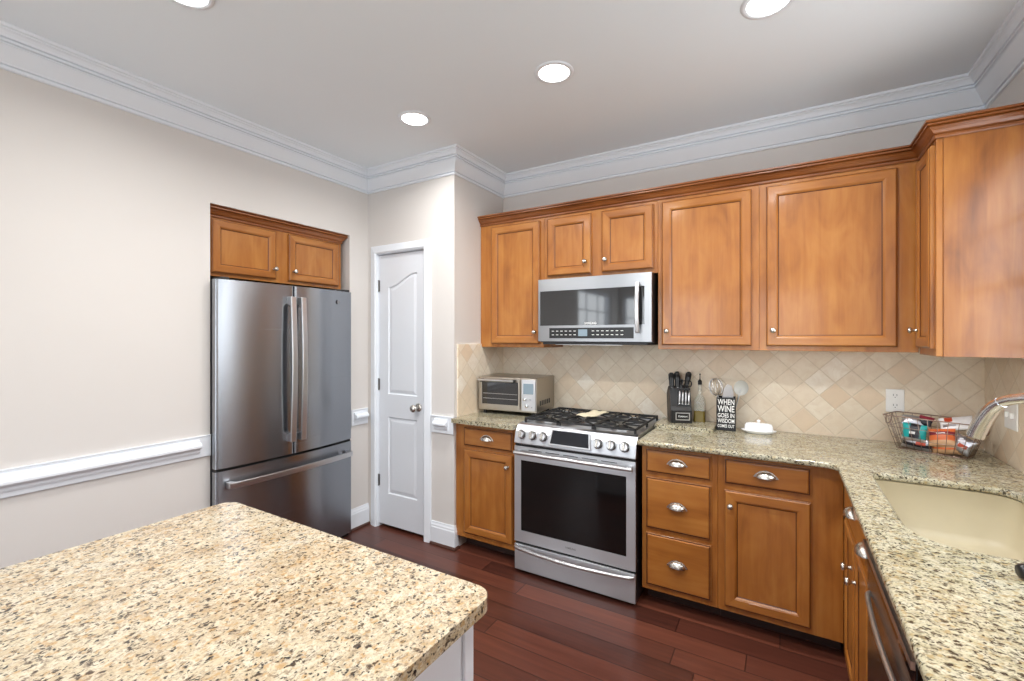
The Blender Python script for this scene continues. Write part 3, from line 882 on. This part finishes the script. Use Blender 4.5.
# ================================================================== MICROWAVE
MX0, MX1 = -1.397, -.653
t = thing('microwave', 'stainless over-the-range microwave under the short cabinet', 'microwave', (MX0, 2.672, 0))
MWW = MX1 - MX0
build('body', box(.004, MWW - .002, .03, YB - 2.672 - .014, 1.425, 1.838), M['black'], t)
bm = bmesh.new(); z0, z1 = 1.432, 1.838
bx(bm, 0, MWW - .004, 0, .03, 1.760, z1); bx(bm, 0, MWW - .004, 0, .03, z0, 1.534)
bx(bm, 0, .014, 0, .03, 1.534, 1.760); bx(bm, MWW - .045, MWW - .004, 0, .03, 1.534, 1.760)
fr = build('front_frame', bm, M['steel_microwave'], t)
gl = build('window', box(.014, MWW - .045, .002, .028, 1.534, 1.760), M['mwglass'], t)
text_mesh('lettering', 'SAMSUNG', .017, M['white_paint_text'], gl, (.365, .0015, 1.546), (PI / 2, 0, 0))
cp = build('control_panel', box(.082, .636, -.0015, .002, 1.452, 1.518), M['black'], t)
build('display', box(.285, .345, -.003, -.0015, 1.466, 1.508), M['lcd'], cp)
for k in range(16):
    xx = .10 + .0305 * k
    if .27 < xx < .36: continue
    for zz in (1.472, 1.496):
        build('button', box(xx, xx + .016, -.0022, -.0015, zz, zz + .004), M['white_paint_text'], cp)
hd = bmesh.new(); n = 12; a, b = [], []
for k in range(n + 1):
    q = k / n; z = 1.483 + .30 * q; y = -.030 - .018 * math.sin(PI * q); a.append((y, z)); b.append((y + .012, z))
prism(a + [(0, 1.783), (0, 1.755)] + b[::-1][1:-1] + [(0, 1.511), (0, 1.483)], 'x', MWW - .092, MWW - .068, hd)
build('handle', hd, M['steel_bar'], t, bevel=.004)
build('vent_base', box(.03, MWW - .03, .01, YB - 2.672 - .02, 1.412, 1.425), M['gasket'], t)
build('lamp_strip', box(.12, .56, .012, .05, 1.410, 1.412), M['steel_bar'], t)

# ================================================================== RANGE
RX0, RX1 = -1.427, -.675
RW = RX1 - RX0
RY = 2.410
t = thing('gas_range', 'stainless slide-in gas range with black oven window', 'range', (RX0, RY, 0))
build('body', box(.006, RW - .006, .035, YB - RY - .02, .03, .898), M['steel'], t)
ft = bmesh.new()
for x in (.05, RW - .07):
    for y in (.07, .52): bx(ft, x, x + .03, y, y + .03, ZF, .03)
build('foot', ft, M['black'], t)
# control panel: sloping wedge
bm = prism([(0.0, .806), (-.004, .812), (.012, .880), (.042, .918), (.055, .924), (.09, .924), (.09, .806)], 'x', 0, RW)
cp = build('control_panel', bm, M['steel'], t, bevel=.003)
# panel plane runs from (y -.004,z .812) to (y .012,z .880) then leans back to (.042,.918)
def on_panel(z):
    if z < .880: return -.004 + (z - .812) / .068 * .016
    return .012 + (z - .88) / .038 * .03
# display frame tilted
th = math.atan2(.030, .095)
fm = Matrix.Translation((0, -.008, .824)) @ Matrix.Rotation(-th, 4, 'X')
bm = bmesh.new()
bm2 = prism([(.238, 0), (.500, 0), (.488, .094), (.250, .094)], 'y', -.006, .012)
for v in bm2.verts: v.co = fm @ v.co
build('display_frame', bm2, M['steel_bar'], cp, bevel=.002)
bm2 = prism([(.249, .010), (.489, .010), (.479, .087), (.259, .087)], 'y', -.0075, -.005)
for v in bm2.verts: v.co = fm @ v.co
build('display', bm2, M['screen'], cp)
for kx in (.050, .124, .197, .538, .614, .690):
    z = .864; y = on_panel(z)
    mt = Matrix.Translation((kx, y, z)) @ Matrix.Rotation(PI / 2 - .25, 4, 'X')
    bm = lathe([(0, 0), (.028, 0), (.029, .006), (.026, .008)], 24, mat=mt)
    lathe([(.0235, .006), (.023, .022), (.020, .027), (0, .028)], 24, bm=bm, mat=mt)
    kb = build('knob', bm, M['steel_bar'], cp, smooth=True, auto=35)
    build('grip', box(-.0055, .0055, -.021, .021, .020, .034, mat=mt), M['nickel'], kb, bevel=.002)
    ring = lathe([(.0245, .0082), (.0275, .0082), (.0275, .0075)], 24, mat=mt)
    build('dial_ring', ring, M['black'], kb)
# oven door
bm = bmesh.new(); z0, z1 = .207, .792
bx(bm, .002, RW - .002, 0, .035, z0, .277); bx(bm, .002, RW - .002, 0, .035, .708, z1)
bx(bm, .002, .048, 0, .035, .277, .708); bx(bm, RW - .052, RW - .002, 0, .035, .277, .708)
od = build('oven_door', bm, M['steel'], t)
build('window', box(.048, RW - .052, .003, .030, .277, .708), M['ovenglass'], od)
text_mesh('lettering', 'SAMSUNG', .014, M['grey_text'], od, (RW / 2, -.0006, .243), (PI / 2, 0, 0))
for k in range(5):
    build('vent_slot', box(.10 + k * .115, .19 + k * .115, -.0008, .002, .772, .776), M['black'], od)
bm = tube([(.022, -.040, .760), (RW - .010, -.040, .760)], .0125, seg=14, flat=.9)
for x in (.03, RW - .04): bx(bm, x, x + .022, -.036, .001, .751, .769)
build('handle', bm, M['steel_bar'], od, smooth=True, auto=40)
build('shadow_gap', box(.004, RW - .004, .008, .035, .79, .808), M['black'], t)
build('lower_gap', box(.004, RW - .004, .012, .035, .19, .21), M['black'], t)
dr_ = build('warming_drawer', box(.002, RW - .002, 0, .035, .034, .192), M['steel'], t, bevel=.003)
pts = [(.012, -.004, .176), (.05, -.020, .174), (.2, -.034, .170), (RW / 2, -.040, .168), (RW - .2, -.034, .170), (RW - .05, -.020, .174), (RW - .012, -.004, .176)]
build('handle', tube(catmull(pts, 6), .011, seg=12), M['steel_bar'], dr_, smooth=True, auto=50)
# cooktop
CD = YB - RY - .035
bm = bmesh.new()
bx(bm, 0, RW - .002, .055, CD, .898, .914); bx(bm, 0, .018, .055, CD, .914, .924); bx(bm, RW - .020, RW - .002, .055, CD, .914, .924); bx(bm, .018, RW - .020, CD - .02, CD, .914, .924)
ct = build('cooktop', bm, M['steel'], t, bevel=.002)
build('burner_tray', box(.020, RW - .022, .09, CD - .024, .914, .917), M['steel'], ct)
for bx_, by_, br in ((.14, .20, .045), (.14, .47, .036), (.375, .33, .05), (.61, .20, .052), (.61, .47, .036)):
    mt = Matrix.Translation((bx_, by_, .918))
    bb = build('burner', lathe([(0, 0), (br + .008, 0), (br + .006, .008), (br, .012), (0, .012)], 24, mat=mt), M['steel_bar'], ct, smooth=True, auto=40)
    build('burner_cap', lathe([(0, .012), (br * .8, .012), (br * .8, .018), (br * .7, .021), (0, .021)], 24, mat=mt), M['iron'], bb, smooth=True, auto=40)
def grate(x0, x1):
    bm = bmesh.new(); y0, y1 = .085, CD - .028; r = .0055; z1 = .952; z0 = .940
    w2 = .0045
    for x in (x0 + w2, x1 - w2): bx(bm, x - w2, x + w2, y0, y1, z0, z1)
    for y in (y0 + w2, (y0 + y1) / 2, y1 - w2): bx(bm, x0, x1, y - w2, y + w2, z0, z1)
    xc = (x0 + x1) / 2
    for yc in ((y0 * .76 + y1 * .24), (y0 * .24 + y1 * .76)):
        for k in range(8):
            a = PI / 4 * k
            L = .045
            ex, ey = xc + .11 * math.cos(a), yc + .13 * math.sin(a)
            ex = min(max(ex, x0 + w2), x1 - w2)
            mtx = Matrix.Translation((xc, yc, 0)) @ Matrix.Rotation(a, 4, 'Z')
            ln = min(abs((x1 - x0) / 2 / math.cos(a)) if abs(math.cos(a)) > .1 else 9, abs(.125 / math.sin(a)) if abs(math.sin(a)) > .1 else 9)
            bx(bm, .030, ln, -.0032, .0032, z0 + .004, z1 + .001, mat=mtx)
    for x in (x0 + w2, x1 - w2):
        for y in (y0 + w2, (y0 + y1) / 2, y1 - w2): bx(bm, x - .006, x + .006, y - .006, y + .006, .917, z0)
    build('grate', bm, M['iron'], ct, bevel=.0015)
grate(.026, .256); grate(.260, .480); grate(.484, RW - .024)

# folded cream cloth on the grates
bm = bmesh.new(); nx, ny = 10, 16
V = [[bm.verts.new((-.055 + .11 * i / nx, -.12 + .24 * j / ny, .006 + .004 * math.sin(i * .9 + j * .5) + random.uniform(-.001, .001))) for j in range(ny + 1)] for i in range(nx + 1)]
for i in range(nx):
    for j in range(ny): bm.faces.new((V[i][j], V[i + 1][j], V[i + 1][j + 1], V[i][j + 1]))
M['cloth'] = plain('cream cotton cloth', (222, 212, 184), .9, var=.08, scale=200)
o = build('folded_cloth', bm, M['cloth'], None, (-1.075, 2.83, .9545), (0, 0, R(-8)), smooth=True)
md = o.modifiers.new('thick', 'SOLIDIFY'); md.thickness = .007; md.offset = 1
tag(o, 'folded cream cloth lying on the middle grate of the range', 'cloth')

# ================================================================== TOASTER OVEN
t = thing('toaster_oven', 'stainless countertop toaster oven left of the range', 'toaster oven', (-1.893, 2.688, .914), R(5.0))
tw, td, th_ = .458, .335, .238
b0 = .026
build('body', prism([(.0, b0), (td, b0), (td, b0 + th_ - .012), (td - .015, b0 + th_), (.008, b0 + th_), (0, b0 + th_ - .006)], 'x', 0, tw), M['steel_warm'], t, bevel=.004)
bm = bmesh.new()
bx(bm, .02, .335, -.012, -.0005, b0 + .018, b0 + .045); bx(bm, .02, .335, -.012, -.0005, b0 + th_ - .035, b0 + th_ - .012)
bx(bm, .02, .036, -.012, -.0005, b0 + .045, b0 + th_ - .035); bx(bm, .322, .335, -.012, -.0005, b0 + .045, b0 + th_ - .035)
dd = build('door', bm, M['steel_warm'], t, bevel=.002)
build('glass', box(.036, .322, -.008, -.003, b0 + .045, b0 + th_ - .035), M['mwglass'], dd)
for zz in (.085, .12): build('rack', tube([(.045, -.0085, b0 + zz), (.315, -.0085, b0 + zz)], .0015, seg=6), M['steel_bar'], dd)
bm = tube([(.022, -.042, b0 + th_ - .022), (.30, -.042, b0 + th_ - .022)], .008, seg=10)
hb = build('handle', bm, M['steel_bar'], dd, smooth=True, auto=50)
for x in (.035, .285): build('handle_bracket', box(x, x + .02, -.044, -.012, b0 + th_ - .036, b0 + th_ - .014), M['black'], hb, bevel=.003)
cp = build('control_panel', box(.345, tw - .008, -.006, -.0005, b0 + .012, b0 + th_ - .012), M['steel_bar'], t, bevel=.002)
build('display', box(.360, tw - .024, -.008, -.006, b0 + .128, b0 + .200), M['lcd'], cp, bevel=.001)
for (kx, kz, r_) in ((.372, .092, .013), (.412, .092, .007), (.386, .048, .013), (.424, .040, .005)):
    mt = Matrix.Translation((kx, -.006, b0 + kz)) @ Matrix.Rotation(PI / 2, 4, 'X')
    build('knob', lathe([(0, 0), (r_, 0), (r_ * .9, .012), (r_ * .6, .015), (0, .015)], 16, mat=mt), M['chrome'], cp, smooth=True, auto=40)
for k in range(6):
    build('vent_slot', box(tw - .0008, tw + .0012, .05 + k * .034, .07 + k * .034, b0 + .045, b0 + .078), M['gasket'], t)
for x in (.03, tw - .05):
    for y in (.02, td - .05):
        build('foot', lathe([(0, .0), (.012, 0), (.014, b0), (0, b0)], 14, mat=Matrix.Translation((x + .01, y + .01, 0))), M['black'], t)

# ================================================================== KNIFE BLOCK ON ITS BOARD
o = build('granite_board', slab(rrect(-.672, -.345, 2.795, 3.045, .006, 3), [], .914, .937), gm, bevel=.003, seg=2)
tag(o, 'rectangular granite slab board under the knife block', 'board')
t = thing('knife_block', 'black knife block with a framed white logo plate', 'knife block', (-.592, 2.868, .937), R(20))
kw = .126
M['blockside'] = plain('dark grey-brown block wood', (66, 56, 50), .5)
build('body', prism([(.02, 0), (.02, .09), (.065, .205), (.10, .215), (.165, .165), (.125, 0)], 'x', 0, kw), M['blockside'], t, bevel=.003)
build('front_plate', prism([(0, 0), (0, .078), (.018, .10), (.024, .10), (.024, 0)], 'x', .004, kw - .001), M['black'], t, bevel=.004)
build('slope_plate', prism([(.017, .095), (.060, .208), (.066, .205), (.024, .092)], 'x', .006, kw - .002), M['black'], t)
bm = bmesh.new(); x0, x1, z0, z1 = .030, .112, .018, .064
for r_ in ((x0, x1, z0, z0 + .005), (x0, x1, z1 - .005, z1), (x0, x0 + .005, z0 + .005, z1 - .005), (x1 - .005, x1, z0 + .005, z1 - .005)):
    bx(bm, r_[0], r_[1], -.002, .0, r_[2], r_[3])
lp = build('logo_frame', bm, M['steel_bar'], t)
text_mesh('lettering', 'Cuisinart', .0145, M['white_paint_text'], lp, ((x0 + x1) / 2, -.0006, (z0 + z1) / 2), (PI / 2, 0, 0), ext=.0006)
bt = t.matrix_basis.copy()
# bpy needs the matrix before the depsgraph runs
Mk = Matrix.Translation((-.592, 2.868, .937)) @ Matrix.Rotation(R(20), 4, 'Z') @ Matrix.Scale(1.1, 4, (1, 0, 0))
def place(o, m): o.matrix_world = m; return o
lean = math.atan2(.045, .113)
for i, (x, hgt, y, z, lb) in enumerate(((.018, .095, .078, .198, 'thick black knife handle at the left end of the knife block'), (.050, .10, .082, .200, 'black knife handle standing in the middle of the knife block'), (.094, .10, .084, .200, 'black knife handle leaning at the right end of the knife block'), (.070, .06, .072, .196, 'short black paring knife handle in front of the scissors'))):
    th_ = .0095 if i < 3 else .007
    t2 = thing('kitchen_knife', lb, 'knife', (0, 0, 0), 0, 'black handled knives in the block')
    t2.matrix_world = Mk @ Matrix.Translation((x, y, z)) @ Matrix.Rotation(-.25 if i != 2 else -.2, 4, 'X') @ Matrix.Rotation(.0 if i != 2 else .22, 4, 'Y')
    pts = [(0, 0, -.012), (0, 0, .004), (0, .002, .03), (0, -.002, hgt * .65), (0, .004, hgt * .9), (0, .002, hgt)]
    build('handle', tube(catmull(pts, 3), [th_ * (1 if k < 9 else 1.15) for k in range(16)], seg=10, flat=1.5), M['black'], t2, smooth=True, auto=50)
    build('butt', lathe([(0, hgt - .004), (th_ * 1.25, hgt - .004), (th_ * 1.3, hgt + .003), (th_ * .9, hgt + .008), (0, hgt + .009)], 12), M['black'], t2, smooth=True)
    build('bolster', box(-.004, .004, -.010, .010, -.006, .008), M['steel_bar'], t2, bevel=.001)
for i in range(4):
    x = .048 + .0165 * i
    t2 = thing('steak_knife', ['leftmost', 'second from left', 'third from left', 'rightmost'][i] + ' of four silver steak knife handles on the knife block slope', 'knife', (0, 0, 0), 0, 'silver steak knives in the block')
    t2.matrix_world = Mk @ Matrix.Translation((x, .020, .112)) @ Matrix.Rotation(-lean, 4, 'X') @ Matrix.Rotation(.10, 4, 'Y')
    build('handle', tube([(0, -.008, .0), (0, -.009, .03), (0, -.010, .07), (0, -.008, .085)], [.0042, .0046, .0055, .0045], seg=8), M['steel_bar'], t2, smooth=True)
    build('cap', lathe([(0, -.004), (.0062, -.004), (.0062, .003), (0, .004)], 10, mat=Matrix.Translation((0, -.008, 0))), M['chrome'], t2, smooth=True)
bm = bmesh.new()
for s in (-1, 1):
    ring = [(s * .013 + .011 * math.cos(a), 0, .030 + .019 * math.sin(a)) for a in [2 * PI * k / 18 for k in range(18)]]
    tube(ring, .0035, bm=bm, closed=True, seg=8)
    tube([(s * .008, 0, .014), (0, 0, -.012)], .004, bm=bm, seg=8)
o = build('kitchen_scissors', bm, M['black'], smooth=True)
o.matrix_world = Mk @ Matrix.Translation((.098, .062, .205)) @ Matrix.Rotation(-.25, 4, 'X')
tag(o, 'black looped scissors handle at the right of the knife block', 'scissors')

# oil bottle
t = thing('oil_bottle', 'square glass bottle of golden olive oil with dark pourer behind the knife block', 'bottle', (-.445, 3.010, .937))
def sq(h, w2, r_): return [(p[0], p[1], h) for p in rrect(-w2, w2, -w2, w2, r_, 4)]
def loft(levels, bm=None, cap=True, mi=0):
    bm = bm or bmesh.new()
    rs = [[bm.verts.new(p) for p in sq(h, w2, r_)] for h, w2, r_ in levels]
    for A, B in zip(rs, rs[1:]):
        for i in range(len(A)): bm.faces.new((A[i], A[(i + 1) % len(A)], B[(i + 1) % len(A)], B[i]))
    if cap: bm.faces.new(rs[0]); bm.faces.new(rs[-1])
    return bm
build('glass', loft([(.0681, .031, .008), (.10, .031, .008), (.12, .031, .008), (.14, .028, .012), (.165, .014, .0139), (.185, .011, .0109), (.235, .011, .0109)]), M['clearglass'], t, smooth=True, auto=40)
build('oil', loft([(.001, .0313, .008), (.068, .0313, .008)]), M['oil'], t)
build('pourer', lathe([(0, .228), (.012, .228), (.013, .25), (.008, .256), (.003, .262), (.002, .285), (.004, .287), (.004, .296), (0, .298)], 14), M['black'], t, smooth=True, auto=40)

# utensil crock with its lettering
t = thing('utensil_crock', 'black square utensil holder with white WHEN WINE GOES IN lettering', 'utensil holder', (-.339, 2.900, .914), R(4))
cw, chh = .102, .192
bm = bmesh.new()
bx(bm, 0, cw, 0, .005, 0, chh); bx(bm, 0, cw, cw - .005, cw, 0, chh); bx(bm, 0, .005, .005, cw - .005, 0, chh); bx(bm, cw - .005, cw, .005, cw - .005, 0, chh); bx(bm, .005, cw - .005, .005, cw - .005, 0, .005)
build('body', bm, M['black'], t, bevel=.002)
rows = [('WHEN', .046, .166), ('WINE', .052, .126), ('GOES IN', .034, .088), ('WISDOM', .034, .057), ('COMES OUT', .024, .027)]
for s, sz, zc in rows:
    o = text_mesh('lettering', s, sz, M['white_paint_text'], t, (0, 0, 0), (PI / 2, 0, 0), ext=.0006)
    xs = [v.co.x for v in o.data.vertices]; k = .088 / (max(xs) - min(xs)); mid = (max(xs) + min(xs)) / 2
    for v in o.data.vertices: v.co.x = (v.co.x - mid) * k
    o.location = (cw / 2, -.0006, zc)
cx_, cy_ = -.339 + .05, 2.955
def utensil(name, label, dx, dy, tilt, yaw, parts):
    u = thing(name, label, name.split('_')[-1], (0, 0, 0), 0, None)
    u.matrix_world = Matrix.Translation((cx_ + dx, cy_ + dy, .935)) @ Matrix.Rotation(yaw, 4, 'Z') @ Matrix.Rotation(tilt, 4, 'Y')
    for nm, bm, m in parts: build(nm, bm, M[m], u, smooth=True, auto=50)
bm = bmesh.new()
for k in range(5):
    a = PI * k / 5
    lp = [(math.cos(a) * .038 * math.sin(q) ** .8 * (1 if s_ > 0 else -1), math.sin(a) * .038 * math.sin(q) ** .8 * (1 if s_ > 0 else -1), .18 + .05 * (1 - math.cos(q))) for s_ in (1,) for q in [PI * j / 12 for j in range(13)]]
    tube(lp, .0019, bm=bm, seg=5); lp2 = [(-p[0], -p[1], p[2]) for p in lp]; tube(lp2, .0019, bm=bm, seg=5)
utensil('wire_whisk', 'silver wire whisk standing at the left of the utensil holder', -.02, -.01, -.16, 0, [('handle', tube([(0, 0, -.0), (0, 0, .18)], .005, seg=8), 'steel_bar'), ('wires', bm, 'steel_bar')])
M['pale'] = plain('pale translucent nylon', (196, 196, 190), .3)
bm = lathe([(0, -.004), (.025, .0), (.034, .012), (.034, .014), (.024, .003), (0, -.001)], 20, mat=Matrix.Translation((0, 0, .235)) @ Matrix.Rotation(PI / 2, 4, 'X') @ Matrix.Scale(1.3, 4, (0, 1, 0)) @ Matrix.Scale(1.15, 4, (1, 0, 0)))
utensil('serving_spoon', 'large pale ladle spoon leaning right out of the utensil holder', .02, .01, .24, 0, [('handle', tube([(0, 0, -.01), (0, 0, .225)], .0045, seg=8), 'steel_bar'), ('bowl', bm, 'pale')])
bm = prism([(-.030, .165), (.030, .165), (.030, .20), (.018, .240), (-.004, .248), (-.022, .22)], 'y', -.0015, .0015)
utensil('slotted_spatula', 'grey metal spatula in the middle of the utensil holder', .004, -.02, .02, .15, [('handle', tube([(0, 0, -.01), (0, 0, .17)], .0045, seg=8), 'steel_bar'), ('blade', bm, 'steel_bar')])

# butter dish
t = thing('butter_dish', 'white oval lidded butter dish right of the utensil holder', 'butter dish', (-.122, 2.925, .914), R(3))
el = Matrix.Scale(.55, 4, (0, 1, 0))
build('plate', lathe([(0, 0), (.060, 0), (.066, .003), (.088, .016), (.089, .019), (.066, .010), (0, .009)], 32, mat=el), M['porcelain'], t, smooth=True, auto=50)
def supr(levels, ax, ay, n=4.0, seg=32):
    bm = bmesh.new(); rs = []
    for z, k in levels:
        r_ = []
        for i in range(seg):
            a = 2 * PI * i / seg; c, s = math.cos(a), math.sin(a)
            q = (abs(c) ** n + abs(s) ** n) ** (-1 / n); r_.append(bm.verts.new((ax * k * q * c, ay * k * q * s, z)))
        rs.append(r_)
    for A, B in zip(rs, rs[1:]):
        for i in range(seg): bm.faces.new((A[i], A[(i + 1) % seg], B[(i + 1) % seg], B[i]))
    bm.faces.new(rs[-1]); bm.faces.new(rs[0]); return bm
build('lid', supr([(.010, 1), (.030, 1), (.046, .96), (.055, .86), (.058, .6), (.059, .3)], .072, .036, 3.2), M['porcelain'], t, smooth=True, auto=50)
build('lid_knob', lathe([(0, .056), (.006, .056), (.005, .063), (.010, .069), (.010, .074), (0, .078)], 16), M['porcelain'], t, smooth=True)

# outlet and switch plate
t = thing('wall_outlet', 'white double power outlet on the tiled back wall', 'outlet', (.498, YB - .0105, 1.128))
build('cover_plate', box(-.038, .038, -.006, 0, -.060, .060), M['whiteplastic'], t, bevel=.003)
for zc in (-.026, .026):
    sk = build('socket', prism([(.017 * math.cos(a), zc + .0145 * math.sin(a)) for a in [2 * PI * k / 16 for k in range(16)]], 'y', -.0075, -.006), M['whiteplastic'], t)
    for x in (-.007, .007): build('slot', box(x - .0012, x + .0012, -.0082, -.0074, zc - .001, zc + .009), M['black'], sk)
    build('slot', box(-.002, .002, -.0082, -.0074, zc - .010, zc - .006), M['black'], sk)
t = thing('light_switch', 'white double switch plate on the right tiled wall behind the faucet', 'light switch', (XR - .0105, 2.745, 1.126), -PI / 2)
build('cover_plate', box(-.068, .058, -.006, 0, -.060, .060), M['whiteplastic'], t, bevel=.003)
for x in (-.030, .022): build('toggle', box(x - .006, x + .006, -.016, -.005, -.012, .012), M['whiteplastic'], t, bevel=.002)

# ================================================================== WIRE BASKET OF SNACKS
M['wire'] = plain('dark bronze wire', (150, 128, 116), .4, .8)
BC = Matrix.Translation((.612, 2.872, .914)) @ Matrix.Rotation(R(-27), 4, 'Z')
t = thing('wire_basket', 'dark wire basket of snack packets in the counter corner', 'basket', (.612, 2.872, .914), R(-27))
bw, bd, tw2, td2, bh = .125, .062, .172, .092, .162
def lvl(q): return bw + (tw2 - bw) * q, bd + (td2 - bd) * q, .004 + (bh - .004) * q
rim = bmesh.new()
a, b, z = lvl(1); tube([(p[0], p[1], z) for p in rrect(-a, a, -b, b, .02, 4)], .0028, bm=rim, closed=True, seg=8)
build('rim', rim, M['wire'], t, smooth=True)
bm = bmesh.new()
for q in (0, .33, .66):
    a, b, z = lvl(q); tube([(p[0], p[1], z) for p in rrect(-a, a, -b, b, .02, 4)], .0014, bm=bm, closed=True, seg=6)
a0_, b0_, z0_ = lvl(0); a1_, b1_, z1_ = lvl(1)
for k in range(9):
    f = -.85 + 1.7 * k / 8
    for s in (-1, 1): tube([(f * a1_, s * b1_, z1_), (f * a0_, s * b0_, z0_)], .0014, bm=bm, seg=6)
    tube([(f * a0_, -b0_, z0_), (f * a0_, b0_, z0_)], .0014, bm=bm, seg=6)
for k in range(5):
    f = -.8 + 1.6 * k / 4
    for s in (-1, 1): tube([(s * a1_, f * b1_, z1_), (s * a0_, f * b0_, z0_)], .0014, bm=bm, seg=6)
    tube([(-a0_, f * b0_, z0_), (a0_, f * b0_, z0_)], .0014, bm=bm, seg=6)
build('wire_mesh', bm, M['wire'], t, smooth=True)
for s in (-1, 1):
    pts = [(s * a1_, -.035, bh), (s * (a1_ + .003), -.033, bh - .03), (s * (a1_ + .004), -.02, bh - .048), (s * (a1_ + .004), .02, bh - .048), (s * (a1_ + .003), .033, bh - .03), (s * a1_, .035, bh)]
    build('handle', tube(catmull(pts, 4), .0028, seg=8), M['wire'], t, smooth=True)
def packet(name, label, w_, h_, d_, mats, loc, rot, bands=None, group='snack packets in the wire basket'):
    """a pillow packet with crimped ends; bands = list of (v0, v1, material index) across the height"""
    bm = bmesh.new(); nx, nz = 12, 14; rnd = random.Random(hash(label) % 1000 if False else len(label))
    F, B = [], []
    for i in range(nx + 1):
        fa, ba = [], []
        for j in range(nz + 1):
            u, v = i / nx, j / nz
            bul = (math.sin(PI * u) ** .5 if 0 < u < 1 else 0) * (math.sin(PI * v) ** .5 if 0 < v < 1 else 0)
            wr = rnd.uniform(-1, 1) * .0018 * (1 if bul > 0 else 0)
            x = (u - .5) * w_ * (1 - .08 * math.sin(PI * v)); z = (v - .5) * h_
            fa.append(bm.verts.new((x, -d_ / 2 * bul + wr - .0004, z))); ba.append(bm.verts.new((x, d_ / 2 * bul + wr + .0004, z)))
        F.append(fa); B.append(ba)
    for i in range(nx):
        for j in range(nz):
            mi = 0; v = (j + .5) / nz; u = (i + .5) / nx
            for q in (bands or ()):
                if q[0] <= v <= q[1] and (len(q) < 5 or q[3] <= u <= q[4]): mi = q[2]
            f = bm.faces.new((F[i][j], F[i + 1][j], F[i + 1][j + 1], F[i][j + 1])); f.material_index = mi
            f = bm.faces.new((B[i][j], B[i][j + 1], B[i + 1][j + 1], B[i + 1][j])); f.material_index = mi
    for i in range(nx):
        bm.faces.new((F[i][0], B[i][0], B[i + 1][0], F[i + 1][0])); bm.faces.new((F[i][nz], F[i + 1][nz], B[i + 1][nz], B[i][nz]))
    for j in range(nz):
        bm.faces.new((F[0][j], F[0][j + 1], B[0][j + 1], B[0][j])); bm.faces.new((F[nx][j], B[nx][j], B[nx][j + 1], F[nx][j + 1]))
    o = build(name, bm, mats, None, smooth=True)
    o.matrix_world = BC @ Matrix.Translation(loc) @ Matrix.Rotation(rot[2], 4, 'Z') @ Matrix.Rotation(rot[0], 4, 'X') @ Matrix.Rotation(rot[1], 4, 'Y')
    tag(o, label, 'packet', group)
    return o
pk = lambda n, c, r_=.3: plain(n, c, r_, var=.1, scale=40)
M['teal'] = pk('teal wrapper', (20, 160, 160)); M['navy'] = pk('black wrapper', (26, 24, 34)); M['orange'] = pk('orange wrapper', (214, 108, 58))
M['rust'] = pk('rust wrapper', (176, 66, 38)); M['silver'] = plain('silver foil', (190, 190, 196), .28, .9); M['tan'] = pk('tan wrapper', (198, 156, 116)); M['maroon'] = pk('maroon wrapper', (120, 34, 50))
M['whitewrap'] = pk('white wrapper', (226, 224, 224))
o = packet('snack_bag', 'teal and black snack bag at the left of the wire basket', .095, .085, .04, [M['teal'], M['navy'], M['silver'], M['whitewrap']], (-.062, -.040, .085), (-.15, .05, .05), [(0, 1, 1, .30, .72), (0, .22, 2), (.40, .55, 3, .36, .62)])
packet('snack_bag', 'silver and black crinkled packet low in the wire basket under the teal bag', .115, .055, .035, [M['silver'], M['navy'], M['rust']], (-.055, -.035, .035), (.1, .1, .05), [(.3, .55, 1), (.5, .8, 2, .5, .8)])
packet('snack_bag', 'grey twisted packet on top of the teal bag', .09, .06, .04, [M['silver'], M['clearplastic']], (-.085, .02, .135), (-.9, .1, .3), [(.5, 1, 0)])
packet('snack_bag', 'orange and maroon snack packet in the middle of the wire basket', .10, .085, .04, [M['orange'], M['maroon'], M['whitewrap'], M['tan']], (.035, -.030, .080), (-.5, -.2, -.05), [(.55, .75, 1), (.62, .70, 2, .3, .7), (.0, .25, 3)])
packet('snack_bag', 'tan crinkled packet low in the middle of the wire basket', .11, .06, .035, [M['tan'], M['orange']], (.050, -.030, .036), (.1, -.15, 0), [(.4, .6, 1)])
packet('snack_bag', 'white packet with an orange end leaning at the back of the wire basket', .12, .075, .02, [M['whitewrap'], M['rust'], M['silver']], (.070, .025, .145), (-.75, -.35, -.1), [(.55, 1, 1, .15, .42), (.2, .45, 2, .1, .5)])
packet('snack_bag', 'clear crinkled wrapper at the right end of the wire basket', .085, .075, .04, [M['silver'], M['rust']], (.105, -.030, .060), (-.2, .4, -.2), [(.35, .6, 1, .4, .8)])
packet('snack_bag', 'dark round-ended packet behind the teal bag', .06, .05, .03, [M['navy'], M['maroon']], (-.040, .025, .140), (-.6, .2, 0), [(.6, 1, 1)])

# black item at the right edge of the counter in front of the sink
t = thing('dish_brush', 'black rubber-ended dish brush at the right edge in front of the sink', 'brush', (.455, 1.466, .914))
build('grip', tube(catmull([(.0, 0, .017), (.02, .004, .018), (.06, .012, .016), (.16, .03, .014)], 5), [.010 + .007 * math.sin(min(PI, .5 + i * .3)) for i in range(16)], seg=14), M['black'], t, smooth=True)
build('bristle_head', lathe([(0, 0), (.022, 0), (.024, .018), (.018, .026), (0, .028)], 18, mat=Matrix.Translation((.185, .035, 0))), M['black'], t, smooth=True, auto=40)
